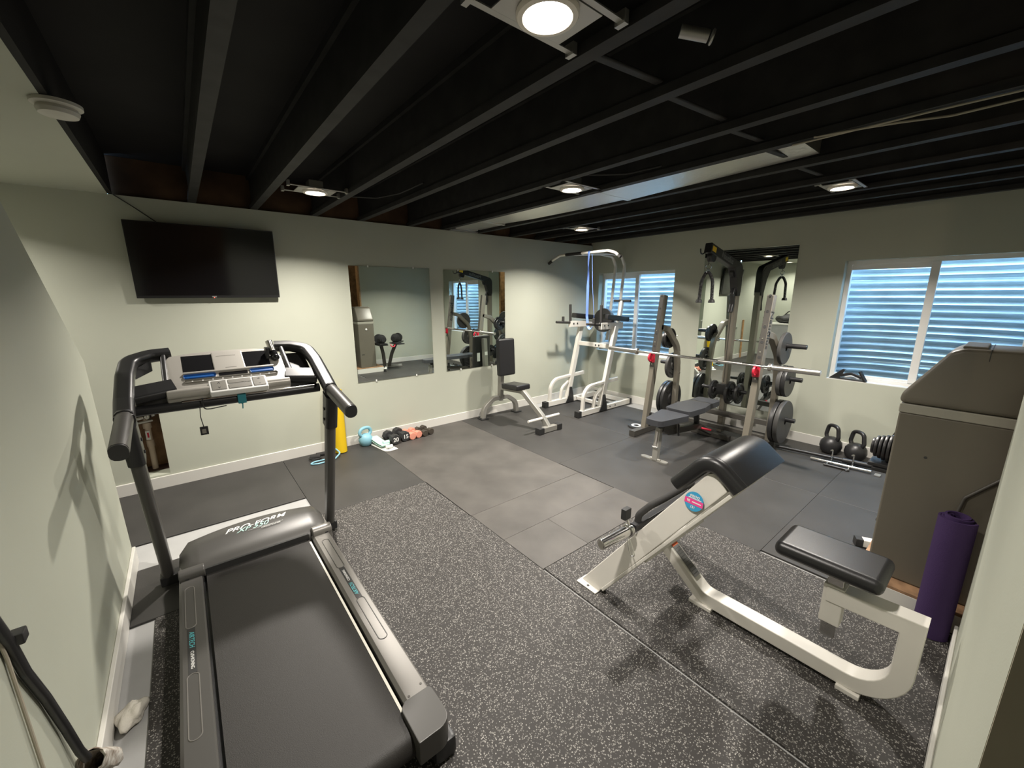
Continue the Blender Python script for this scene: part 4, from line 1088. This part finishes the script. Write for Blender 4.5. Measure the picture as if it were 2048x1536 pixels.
m = MB(); m.box(sxx - 0.055, sxx + 0.055, -3.72, -3.60, 0.0, 0.02, bev=0.003); m.box(sxx - 0.055, sxx + 0.055, -4.33, -4.25, 0.0, 0.02, bev=0.003); m.build('floor_shoe', M_white, t)
m = MB(); m.box(sxx - 0.045, sxx + 0.045, -3.425, -3.385, 0.20, 0.30, bev=0.008); m.build('spine_bracket', M_white, t)
# warning label on the sloping part of the spine
d = Vector((0, -0.255, -0.205)).normalized(); nrm = Vector((0, -0.205 * -1, 0.255)).normalized(); nrm = Vector((0, -d.z * -1 * 1, 0)).normalized() if False else Vector((0, d.z, -d.y)).normalized()
LM = Matrix((Vector((1, 0, 0)), d, Vector((1, 0, 0)).cross(d))).transposed().to_4x4()
if LM.col[2].z < 0: LM = Matrix((Vector((-1, 0, 0)), d, Vector((-1, 0, 0)).cross(d))).transposed().to_4x4()
LM.translation = Vector((sxx, -3.40, 0.26)) + LM.col[2].xyz * 0.0393
m = MB(); m.box(-0.026, 0.026, 0.055, 0.240, 0, 0.0008, M=LM); lb = m.build('warning_label', M_stkg, spn)
m = MB(); m.box(-0.026, 0.026, 0.042, 0.060, 0.0002, 0.0012, M=LM); m.build('label_band', M_stko, lb)
for k in range(10):
    m = MB(); m.box(-0.022, 0.022, 0.075 + 0.0165 * k, 0.0765 + 0.0165 * k, 0.0006, 0.0013, M=LM); m.build('label_rule', M_textd, lb)
# arm pad: folded saddle
m = MB()
m.rtube([(CX, -3.550, 0.725), (CX, -3.705, 0.912), (CX, -3.842, 0.800)], 0.505, 0.072, up=(0, 1, 0.4), fil=[0, 0.075, 0], nf=10, cr=0.026)
pd = m.build('arm_pad', M_vinyl, t, ang=60)
m = MB(); m.rtube([(CX - 0.215, -3.5495, 0.725 + 0.0), (CX - 0.215, -3.705, 0.912), (CX - 0.215, -3.842, 0.800)], 0.004, 0.0745, up=(0, 1, 0.4), fil=[0, 0.075, 0], nf=10, cr=0.0015)
m.build('pad_seam', M_rub, pd)
# lever with chrome weight sleeve, collar and curved foam handle
m = MB(); m.cyl((-3.845, -3.375, 0.442), (-3.615, -3.390, 0.445), 0.0265, seg=26, bev=0.003); sl_ = m.build('weight_sleeve', M_chrome, t)
m = MB(); m.cyl((-3.846, -3.3748, 0.442), (-3.8445, -3.375, 0.442), 0.0205, seg=20); m.build('sleeve_cap', M_btn, sl_)
m = MB(); m.torus((-3.632, -3.389, 0.445), 0.031, 0.005, axis=(1, 0, 0)); m.torus((-3.643, -3.389, 0.445), 0.031, 0.005, axis=(1, 0, 0))
m.cyl((-3.637, -3.389, 0.475), (-3.64, -3.375, 0.515), 0.006); m.build('spring_collar', M_chrome, sl_)
m = MB(); m.box(-3.665, -3.615, -3.385, -3.355, 0.505, 0.565, bev=0.004); m.build('collar_grip', M_rub, sl_)
m = MB(); m.tube([(-3.66, -3.40, 0.415), (-3.665, -3.425, 0.33), (-3.655, -3.45, 0.33), (-3.65, -3.405, 0.415)], 0.0025, fil=0.012, seg=8, closed=True); m.build('collar_wire', M_chrome, sl_)
m = MB(); m.bar((-3.60, -3.39, 0.445), (-2.95, -3.39, 0.445), 0.04, 0.04); m.build('lever_axle', M_blk, t)
m = MB(); m.tube([(-3.555, -3.385, 0.45), (-3.545, -3.385, 0.50), (-3.49, -3.415, 0.545), (-3.38, -3.43, 0.555), (-3.16, -3.43, 0.555), (-3.05, -3.415, 0.545), (-2.995, -3.385, 0.50), (-2.985, -3.385, 0.45)], 0.018, fil=0.035); m.build('curl_handle', M_foam, t)
# seat and its post
m = MB(); m.box(sxx - 0.036, sxx + 0.036, -4.222, -4.150, 0.268, 0.448, bev=0.005); sp = m.build('seat_post_sleeve', M_white, t)
m = MB(); m.cyl((sxx - 0.0362, -4.186, 0.40), (sxx - 0.0368, -4.186, 0.40), 0.018, seg=18); m.build('hole', M_textd, sp)
m = MB(); m.box(sxx - 0.027, sxx + 0.027, -4.213, -4.159, 0.20, 0.515, bev=0.004); m.build('seat_post', M_chrome, t)
m = MB(); m.cyl((sxx + 0.03, -4.20, 0.43), (sxx + 0.12, -4.20, 0.44), 0.010); m.build('pop_pin', M_chrome, t)
m = MB(); m.box(-3.380, -3.125, -4.335, -3.962, 0.505, 0.572, bev=0.031, seg=4); m.build('seat', M_vinyl, t)

# ------------------------------------------------------------------ grey softener cabinet, plinth, yoga mat
t = thing('cabinet_plinth', 'low white faced wooden platform under the tall grey cabinet', 'platform', (-2.26, -4.45, 0))
MB().box(-2.545, -1.98, -4.85, -4.13, 0.0, 0.100, bev=0.002).build('riser', M_trim, t)
MB().box(-2.543, -1.982, -4.848, -4.132, 0.1002, 0.116, bev=0.001).build('plywood_top', M_ply, t)
t = thing('softener_cabinet', 'tall taupe plastic softener cabinet with sloped lid and pale band at right', 'cabinet', (-2.285, -4.48, 0.116))
X0, X1 = -2.452, -2.120
m = MB(); m.box(X0, X1, -4.80, -4.172, 0.117, 1.045, bev=0.010, seg=3); bd = m.build('body', M_soft, t)
m = MB(); m.box(X0 - 0.003, X1 + 0.003, -4.803, -4.169, 1.044, 1.092, bev=0.006, seg=2); m.build('band', M_softb, t)
m = MB(); m.prism([(-4.165, 1.093), (-4.165, 1.140), (-4.305, 1.372), (-4.345, 1.392), (-4.80, 1.392), (-4.80, 1.093)], X0 - 0.003, X1 + 0.003, 'x', bev=0.020, seg=3); ld = m.build('sloped_hood', M_soft, t, ang=50)
m = MB(); m.box(X0 + 0.03, X1 - 0.03, -4.42, -4.34, 1.388, 1.402, bev=0.006); m.build('lid_latch', M_soft, ld)
m = MB(); m.box(X0 - 0.0036, X1 + 0.0036, -4.434, -4.431, 1.34, 1.3935); m.build('lid_joint', M_textd, ld)
m = MB(); m.sphere((-2.285, -4.17, 0.93), 0.022, (1, 0.5, 1)); m.build('round_emblem', M_textw, bd)
m = MB(); m.box(-2.41, -2.36, -4.1725, -4.165, 0.395, 0.415, bev=0.003); m.build('pull', M_dgrey, bd)
m = MB(); m.cyl((X0 - 0.0005, -4.304, 0.83), (X0 + 0.002, -4.304, 0.83), 0.007, seg=12); m.build('screw_hole', M_textd, bd)
m = MB(); m.tube([(X0 - 0.008, -4.60, 0.86), (X0 - 0.008, -4.56, 0.805), (X0 - 0.008, -4.465, 0.675), (X0 - 0.010, -4.455, 0.60), (X0 - 0.012, -4.452, 0.12)], 0.007, fil=0.03, seg=10)
tag(m.build('drain_tube', M_dgrey), 'thin grey drain tube running down the side of the taupe cabinet', 'tube')
t = thing('yoga_mat', 'rolled purple yoga mat standing upright beside the taupe cabinet', 'yoga mat', (-2.612, -4.462, 0))
m = MB()
pts = []
for k in range(90):
    a = 2 * PI * k / 89 * 3.6 + 0.6
    r_ = 0.026 + 0.0098 * (a - 0.6) / (2 * PI)
    pts.append((-2.612 + r_ * math.cos(a), -4.462 + r_ * math.sin(a)))
ring = bmesh.new()
lo, hi = [], []
th = 0.0078
for k, (x, y) in enumerate(pts):
    dx, dy = x + 2.612, y + 4.462; l = math.hypot(dx, dy)
    for arr, z in ((lo, 0.002), (hi, 0.628 + 0.010 * math.sin(k * 0.07))):
        arr.append((ring.verts.new((x, y, z)), ring.verts.new((x + dx / l * th, y + dy / l * th, z))))
for k in range(len(pts) - 1):
    a0, b0, a1, b1 = lo[k], lo[k + 1], hi[k], hi[k + 1]
    ring.faces.new([a0[0], b0[0], b1[0], a1[0]]); ring.faces.new([a0[1], a1[1], b1[1], b0[1]])
    ring.faces.new([a1[0], b1[0], b1[1], a1[1]]); ring.faces.new([a0[0], a0[1], b0[1], b0[0]])
ring.faces.new([lo[0][0], hi[0][0], hi[0][1], lo[0][1]]); ring.faces.new([lo[-1][0], lo[-1][1], hi[-1][1], hi[-1][0]])
bmesh.ops.recalc_face_normals(ring, faces=ring.faces)
m.join(ring); m.build('roll', M_purple, t, ang=50)

# ------------------------------------------------------------------ adjustable dumbbells on a stand
t = thing('dumbbell_stand', 'grey pedestal stand carrying two black adjustable dumbbells behind the cabinet', 'stand', (-1.78, -4.32, 0))
m = MB(); m.bar((-1.975, -4.075, 0.03), (-1.72, -4.62, 0.03), 0.055, 0.05); m.build('base', M_white, t)
m = MB(); m.bar((-1.992, -4.040, 0.03), (-1.975, -4.075, 0.03), 0.058, 0.054); m.build('end_cap', M_rub, t)
m = MB(); m.bar((-1.93, -4.56, 0.03), (-1.40, -4.50, 0.03), 0.05, 0.05); m.build('cross_foot', M_silver, t)
for s in (-1, 1):
    m = MB(); m.rtube([(-1.78 + s * 0.05, -4.45, 0.05), (-1.78 + s * 0.10, -4.36, 0.35), (-1.78 + s * 0.17, -4.28, 0.56)], 0.07, 0.04, up=(0, 1, 0), fil=0.2); m.build('leg', M_dgrey, t)
    m = MB(); m.box(-1.78 + s * 0.19 - 0.10, -1.78 + s * 0.19 + 0.10, -4.44, -4.06, 0.565, 0.590, bev=0.006); m.build('cradle', M_plas, t)
m = MB(); m.tube([(-1.80, -4.12, 0.575), (-1.78, -4.09, 0.53), (-1.72, -4.09, 0.53), (-1.69, -4.12, 0.575)], 0.010, fil=0.03); m.build('strap', M_red, t)
def adj_dumbbell(cx, cy, cz, rz, label):
    t = thing('adjustable_dumbbell', label, 'dumbbell', (cx, cy, cz), rz, 'adjustable dumbbells')
    m = MB(); m.cyl((0, -0.075, 0), (0, 0.075, 0), 0.018); m.build('handle', M_chrome, t, world=False)
    for s in (-1, 1):
        for k in range(6):
            R = 0.102 - 0.007 * k
            m = MB(); m.cyl((0, s * (0.078 + 0.021 * k), 0), (0, s * (0.078 + 0.021 * k + 0.015), 0), R, seg=28, bev=0.004)
            m.build('weight_disc', M_iron, t, world=False)
        m = MB(); m.cyl((0, s * 0.200, 0), (0, s * 0.215, 0), 0.050, seg=24, bev=0.004); m.build('selector_dial', M_plas, t, world=False)
    m = MB(); m.box(-0.085, 0.085, -0.21, 0.21, -0.110, -0.085, bev=0.006); m.build('tray', M_plas, t, world=False)
adj_dumbbell(-1.975, -4.245, 0.701, 0.0, 'black adjustable dumbbell nearest the taupe cabinet on the stand')
adj_dumbbell(-1.58, -4.27, 0.701, 0.75, 'black adjustable dumbbell farther from the cabinet on the stand')

# ------------------------------------------------------------------ floor items below the large window
def kettlebell(x, y, R, hz, label, m0, group, rz=0.0, hw=0.06):
    t = thing('kettlebell', label, 'kettlebell', (x, y, 0), rz, group)
    m = MB(); m.lathe([(0, 0.0), (R * 0.6, 0.0), (R * 0.86, R * 0.28), (R, R * 0.78), (R * 0.93, R * 1.25), (R * 0.66, R * 1.62), (R * 0.3, R * 1.78), (0, R * 1.8)], 30); m.build('bell', m0, t, world=False)
    m = MB(); m.tube([(-R * 0.55, 0, R * 1.45), (-hw - 0.012, 0, R * 1.9), (-hw * 0.9, 0, hz - 0.012), (0, 0, hz), (hw * 0.9, 0, hz - 0.012), (hw + 0.012, 0, R * 1.9), (R * 0.55, 0, R * 1.45)], 0.0185, fil=[0, 0.04, 0.05, 0.1, 0.05, 0.04, 0]); m.build('handle', m0, t, world=False)
    return t
kettlebell(-0.155, -3.462, 0.098, 0.30, 'black cast kettlebell farther left on the floor below the large window', M_iron, 'black kettlebells', 1.0, 0.06)
kettlebell(-0.175, -3.672, 0.094, 0.29, 'black cast kettlebell nearer the stand on the floor below the large window', M_iron, 'black kettlebells', 1.0, 0.06)
m = MB(); m.cyl((-0.48, -3.06, 0.035), (-0.36, -3.86, 0.035), 0.016, seg=14); m.cyl((-0.40, -3.62, 0.035), (-0.365, -3.86, 0.035), 0.024, seg=14, bev=0.004)
tag(m.build('pulldown_bar', M_blk), 'long black pulldown bar lying on the floor below the large window', 'bar')
t = thing('row_handle', 'chrome double row handle lying in front of the black kettlebells', 'cable handle', (-0.47, -3.60, 0))
m = MB(); m.cyl((-0.535, -3.395, 0.022), (-0.50, -3.86, 0.022), 0.013, seg=14, bev=0.002); m.build('long_grip', M_chrome, t)
for y in (-3.535, -3.70):
    m = MB(); m.tube([(-0.60, y, 0.012), (-0.44, y - 0.01, 0.014), (-0.44, y - 0.01, 0.125), (-0.47, y, 0.125)], 0.007, fil=0.012, seg=10); m.cyl((-0.60, y, 0.012), (-0.60, y, 0.014), 0.012); m.build('side_frame', M_chrome, t)
m = MB(); m.cyl((-0.60, -3.52, 0.013), (-0.59, -3.72, 0.013), 0.011, seg=12, bev=0.002); m.build('near_grip', M_plas, t)
m = MB(); m.torus((-0.49, -3.63, 0.014), 0.020, 0.005, axis=(0, 0, 1), seg=16, sseg=8); m.build('ring', M_chrome, t)
t = thing('strap_handle', 'pair of joined black angled handles lying on the large window sill', 'cable handle', (0.05, -3.46, 0.762))
m = MB(); m.hexa([(0.03, -3.305, 0.763), (0.03, -3.39, 0.763), (0.03, -3.435, 0.865), (0.03, -3.415, 0.872)], [(0.065, -3.305, 0.763), (0.065, -3.39, 0.763), (0.065, -3.435, 0.865), (0.065, -3.415, 0.872)], bev=0.004); m.build('wedge', M_blk, t)
m = MB(); m.bar((0.04, -3.555, 0.86), (0.02, -3.615, 0.765), 0.035, 0.022, cr=0.006); m.build('wedge', M_blk, t)
m = MB(); m.bar((0.045, -3.32, 0.768), (0.025, -3.61, 0.768), 0.03, 0.010, cr=0.003); m.rtube([(0.045, -3.40, 0.80), (0.045, -3.49, 0.83), (0.03, -3.58, 0.80)], 0.03, 0.03, fil=0.04, cr=0.008); m.build('link_bar', M_blk, t)
m = MB(); m.box(-0.53, -0.47, -3.93, -3.885, 0.0, 0.012, bev=0.003)
tag(m.build('steel_clip', M_tin), 'small grey metal piece on the floor near the cabinet platform', 'metal piece')

# ------------------------------------------------------------------ small things along the back wall
t = thing('yellow_foam_mat', 'rolled yellow foam mat leaning upright against the wall behind the treadmill', 'foam mat', (-4.185, -0.125, 0))
m = MB(); ML = Matrix.Translation((-4.160, -0.145, 0.0)) @ Matrix.Rotation(math.radians(-5.5), 4, 'X') @ Matrix.Rotation(math.radians(1.5), 4, 'Y')
m.lathe([(0.026, 0.004), (0.064, 0.004), (0.064, 0.675), (0.026, 0.675), (0.026, 0.004)], 30, ML); m.build('roll', M_yellow, t)
m = MB(); m.box(-0.012, 0.012, -0.062, 0.0, 0.004, 0.665, bev=0.004, M=ML @ Matrix.Translation((-0.078, 0.062, 0))); m.build('outer_flap', M_yellow, t)
kettlebell(-3.878, -0.110, 0.076, 0.205, 'light blue vinyl kettlebell by the baseboard beside the yellow mat', M_kb, 'light blue kettlebell', 0.25, 0.062)
def dumbbell(x, y0, y1, R, label, m0, group, num=None, rz=0.0):
    t = thing('dumbbell', label, 'dumbbell', (x, (y0 + y1) / 2, R), rz, group)
    h = abs(y1 - y0) / 2
    m = MB(); m.cyl((0, -h * 0.5, 0), (0, h * 0.5, 0), R * 0.42, seg=14); m.build('handle', m0, t, world=False)
    for s in (-1, 1):
        m = MB(); m.cyl((0, s * h, 0), (0, s * h * 0.40, 0), R, seg=8, bev=R * 0.16); m.build('head', m0, t, world=False)
    if num:
        WM_ = WM[t.name]
        lettering(num, R * 1.1, WM_ @ frame((0, -h - 0.0008, 0), (1, 0, 0), (0, 0, 1)), M_textw, t, 'number', bold=0.0008)
    return t
dumbbell(-3.622, -0.330, -0.090, 0.060, 'black dumbbell marked 20 in the row by the baseboard', M_neo, 'black dumbbells', '20', 0.06)
dumbbell(-3.492, -0.300, -0.055, 0.060, 'black dumbbell marked 15 in the row by the baseboard', M_neo, 'black dumbbells', '15', 0.06)
dumbbell(-3.405, -0.300, -0.085, 0.044, 'coral dumbbell touching the black dumbbells by the baseboard', M_coral, 'coral dumbbells', None, 0.08)
dumbbell(-3.320, -0.285, -0.080, 0.044, 'coral dumbbell touching the small dark dumbbells by the baseboard', M_coral, 'coral dumbbells', None, 0.08)
dumbbell(-3.240, -0.290, -0.080, 0.039, 'small dark dumbbell next to the coral pair by the baseboard', M_brown, 'small dark dumbbells', None, 0.10)
dumbbell(-3.155, -0.270, -0.060, 0.039, 'small dark dumbbell at the right end of the row by the baseboard', M_brown, 'small dark dumbbells', None, 0.12)
t = thing('fabric_band', 'folded mint fabric exercise band beside the blue kettlebell', 'exercise band', (-3.76, -0.27, 0.02), 0, 'folded fabric bands')
m = MB(); m.rtube([(-3.795, -0.10, 0.062), (-3.77, -0.25, 0.036), (-3.755, -0.36, 0.034), (-3.752, -0.375, 0.050), (-3.765, -0.30, 0.052), (-3.795, -0.11, 0.080)], 0.10, 0.007, fil=0.01, cr=0.002); m.build('strap', M_mint, t)
m = MB(); m.cyl((-3.765, -0.325, 0.060), (-3.694, -0.330, 0.060), 0.021, seg=18, bev=0.003); m.build('rolled_end', M_mint, t)
t = thing('fabric_band', 'folded white fabric exercise band under the mint one', 'exercise band', (-3.76, -0.33, 0.0), 0, 'folded fabric bands')
m = MB(); m.rtube([(-3.80, -0.13, 0.006), (-3.775, -0.30, 0.006), (-3.755, -0.43, 0.006), (-3.66, -0.42, 0.006)], 0.085, 0.010, fil=0.02, cr=0.003); m.build('strap', M_pale, t)
m = MB(); m.cyl((-3.765, -0.40, 0.032), (-3.690, -0.405, 0.032), 0.020, seg=18, bev=0.003); m.build('rolled_end', M_pale, t)
t = thing('resistance_tube', 'light blue resistance tube with black handles on the mat by the yellow roll', 'resistance tube', (-4.38, -0.26, 0))
m = MB(); m.tube([(-4.30, -0.10, 0.012), (-4.22, -0.16, 0.06), (-4.20, -0.27, 0.04), (-4.28, -0.33, 0.008), (-4.44, -0.345, 0.008), (-4.51, -0.31, 0.008), (-4.46, -0.27, 0.008), (-4.32, -0.27, 0.008)], 0.0075, fil=0.05, seg=10); m.build('tube', M_kb, t)
m = MB(); m.cyl((-4.47, -0.165, 0.026), (-4.38, -0.20, 0.026), 0.026, seg=18, bev=0.006); m.build('handle_grip', M_foam, t)
m = MB(); m.cyl((-4.40, -0.12, 0.022), (-4.31, -0.13, 0.022), 0.020, seg=18, bev=0.005); m.build('handle_grip', M_foam, t)
m = MB(); m.torus((-4.43, -0.195, 0.02), 0.055, 0.006, axis=(0.1, 0.1, 1)); m.build('handle_strap', M_rub, t)

# ------------------------------------------------------------------ cables and scraps along the stair wall
m = MB(); m.tube([(-5.722, -3.16, 0.98), (-5.724, -3.098, 0.845), (-5.727, -3.055, 0.72), (-5.727, -2.990, 0.580), (-5.725, -2.935, 0.42), (-5.720, -2.905, 0.295), (-5.714, -2.890, 0.245)], 0.0115, fil=0.12, nf=8, seg=12)
t = thing('floor_cable', 'thick black cable running down the left wall into the paper cup', 'cable', (-5.71, -2.9, 0.2))
m.build('cable', M_plas, t)
m = MB(); m.box(-5.728, -5.700, -3.098, -3.062, 0.825, 0.855, bev=0.004); m.build('cable_tie', M_plas, t)
m = MB(); m.tube([(-5.733, -3.12, 0.92), (-5.733, -3.10, 0.80), (-5.733, -3.10, 0.63), (-5.733, -3.10, 0.40), (-5.733, -3.08, 0.20), (-5.720, -3.05, 0.11)], 0.004, fil=0.1, seg=8)
tag(m.build('thin_cord', M_wire), 'thin grey cord hanging down the left wall below the thick black cable', 'cord')
t = thing('paper_cup', 'crumpled printed paper cup lying on the left baseboard around the cable end', 'paper cup', (-5.70, -2.78, 0.10))
CP0, CP1 = Vector((-5.706, -2.905, 0.240)), Vector((-5.692, -2.770, 0.085))
m = MB(); dq = (CP1 - CP0).to_track_quat('Z', 'Y').to_matrix().to_4x4(); MC = Matrix.Translation(CP0) @ dq
LN = (CP1 - CP0).length
m.lathe([(0.030, 0.004), (0.034, 0.0), (0.036, 0.004), (0.031, 0.06), (0.036, 0.10), (0.033, 0.16), (0.026, LN), (0.0, LN), (0.0, LN - 0.004), (0.024, LN - 0.004), (0.030, 0.004)], 18, MC)
for v in m.bm.verts: v.co += Vector((random.uniform(-1, 1), random.uniform(-1, 1), random.uniform(-1, 1))) * 0.0035
m.build('sleeve', M_paper, t)
m = MB(); m.sphere((0, 0, 0), 0.05, (1.0, 1.0, 0.55), seg=24)
for v in m.bm.verts:
    c = v.co.copy()
    k = 1 + 0.22 * math.sin(c.x * 90 + c.y * 40) * math.cos(c.y * 75) + 0.12 * math.sin(c.z * 160 + c.x * 120)
    v.co = Vector((c.x * 0.85 * k, c.y * 1.35 * k + 0.0, max(-0.025, c.z * k)))
bmesh.ops.rotate(m.bm, verts=m.bm.verts, matrix=Matrix.Rotation(-0.35, 3, 'Z'))
bmesh.ops.translate(m.bm, vec=(-5.670, -2.515, 0.0135), verts=m.bm.verts)
tag(m.build('crumpled_rag', M_rag, ang=80), 'crumpled white rag on the bare floor strip by the left baseboard', 'rag')

# ------------------------------------------------------------------ stair recess and utility corner, seen in the mirrors
for k in range(9):
    struct(MB().box(-7.10, -5.87, -2.0 - 0.26 * k, -1.74 - 0.26 * k, 0.0 + 0.19 * k, 0.19 + 0.19 * k, bev=0.004), 'stair_step', M_carpet)
t = thing('white_chest', 'low grey chest with white top standing in the stair recess', 'chest', (-6.75, -0.85, 0))
MB().box(-7.05, -6.45, -1.30, -0.45, -0.012, 0.86, bev=0.01).build('body', M_concrete, t)
MB().box(-7.07, -6.43, -1.32, -0.43, 0.861, 0.90, bev=0.008).build('top', M_trim, t)
t = thing('gym_bag', 'black soft bag lying on the white topped chest by the stairs', 'bag', (-6.75, -0.85, 0.90))
m = MB(); m.sphere((0, 0, 0), 0.2, (1.0, 1.7, 0.62), seg=20)
for v in m.bm.verts: v.co += Vector((0, 0, 0.03 * math.sin(v.co.y * 25) * math.cos(v.co.x * 18))); v.co.z = max(v.co.z, -0.09)
bmesh.ops.translate(m.bm, vec=(-6.75, -0.85, 0.992), verts=m.bm.verts); m.build('body', M_rub, t, ang=80)
m = MB(); m.tube([(-6.75, -1.05, 1.08), (-6.72, -0.95, 1.20), (-6.72, -0.80, 1.20), (-6.75, -0.70, 1.09)], 0.014, fil=0.06); m.build('strap', M_dgrey, t)
m = MB(); m.bar((-6.05, -0.03, 0.0), (-6.03, -0.02, 0.98), 0.04, 0.03)
tag(m.build('wooden_stick', M_wood), 'short wooden stick leaning on the wall in the stair recess', 'stick')
t = thing('utility_shelf', 'rough pine shelf on the utility wall above the cabinet', 'shelf', (-2.6, -5.9, 1.40))
MB().box(-3.2, -2.12, -6.10, -5.60, 1.42, 1.455).build('board', M_wood, t)
m = MB(); m.bar((-2.16, -5.62, -0.01), (-2.16, -5.62, 1.42), 0.04, 0.08, up=(0, 1, 0)); m.build('leg', M_wood, t)
m = MB(); m.bar((-3.16, -5.62, -0.01), (-3.16, -5.62, 1.42), 0.04, 0.08, up=(0, 1, 0)); m.build('leg', M_wood, t)
m = MB(); m.box(-2.45, -2.22, -5.95, -5.70, 1.456, 1.62, bev=0.006)
tag(m.build('storage_box', M_plas), 'black box on the pine shelf reflected in the mirror above the cabinet', 'box')
t = thing('added_fill_bulb', 'added bare bulb in a white holder that brightens the unfinished utility corner', 'light', (-3.4, -5.9, 2.38))  # added lamp, brightens the utility corner and the partition end
m = MB(); m.cyl((-3.4, -5.9, 2.40), (-3.4, -5.9, 2.345), 0.045); m.build('lamp_holder', M_textw, t)
m = MB(); m.sphere((-3.4, -5.9, 2.30), 0.033, (1, 1, 1.2)); m.build('bulb', M_bulb, t)
# repeats built in one pass become one part each
SPLIT = {'tread_rib', 'screw', 'floor_shoe', 'bolt', 'hole', 'rivet', 'speed_mark', 'base_cross_tube', 'knurling', 'cross_tube', 'pulley', 'slot', 'cable'}
for o in [q for q in bpy.data.objects if q.type == 'MESH' and q.name.split('.')[0] in SPLIT and q.parent is not None]:
    b = bmesh.new(); b.from_mesh(o.data); b.verts.ensure_lookup_table()
    seen, isl = set(), []
    for v in b.verts:
        if v.index in seen: continue
        st, cur = [v], set()
        while st:
            w = st.pop()
            if w.index in cur: continue
            cur.add(w.index); st += [e.other_vert(w) for e in w.link_edges]
        seen |= cur; isl.append(cur)
    for k, keep in enumerate(isl if len(isl) > 1 else []):
        c = b.copy(); c.verts.ensure_lookup_table()
        bmesh.ops.delete(c, geom=[v for v in c.verts if v.index not in keep], context='VERTS')
        me = bpy.data.meshes.new(o.name); c.to_mesh(me); c.free(); me.materials.append(o.data.materials[0])
        if k == 0: o.data = me
        else:
            d = o.copy(); d.data = me; COL.objects.link(d)
    b.free()
# ------------------------------------------------------------------ camera, light, view
cam = bpy.data.cameras.new('camera'); co = bpy.data.objects.new('camera', cam); COL.objects.link(co)
cam.sensor_fit = 'HORIZONTAL'; cam.sensor_width = 36.0; cam.lens = 809.0 / 2048 * 36.0
cam.clip_start = 0.02; cam.clip_end = 60
Rm = Matrix(((0.7775735, 0.1390654, -0.6132212), (-0.6287817, 0.1663698, -0.7595753), (-0.0036091, 0.9762079, 0.2168066))).to_4x4()
Rm.translation = Vector((-5.29686, -4.48192, 1.64953))
co.matrix_world = Rm
SC.camera = co
wd = bpy.data.worlds.new('sky'); SC.world = wd; wd.use_nodes = True
bg = wd.node_tree.nodes['Background']
bg.inputs['Color'].default_value = (0.46, 0.68, 1.0, 1); bg.inputs['Strength'].default_value = 10.5
vs = SC.view_settings
vs.view_transform = 'Standard'; vs.look = 'None'; vs.gamma = 1.0; vs.use_curve_mapping = False
vs.exposure = 0.78
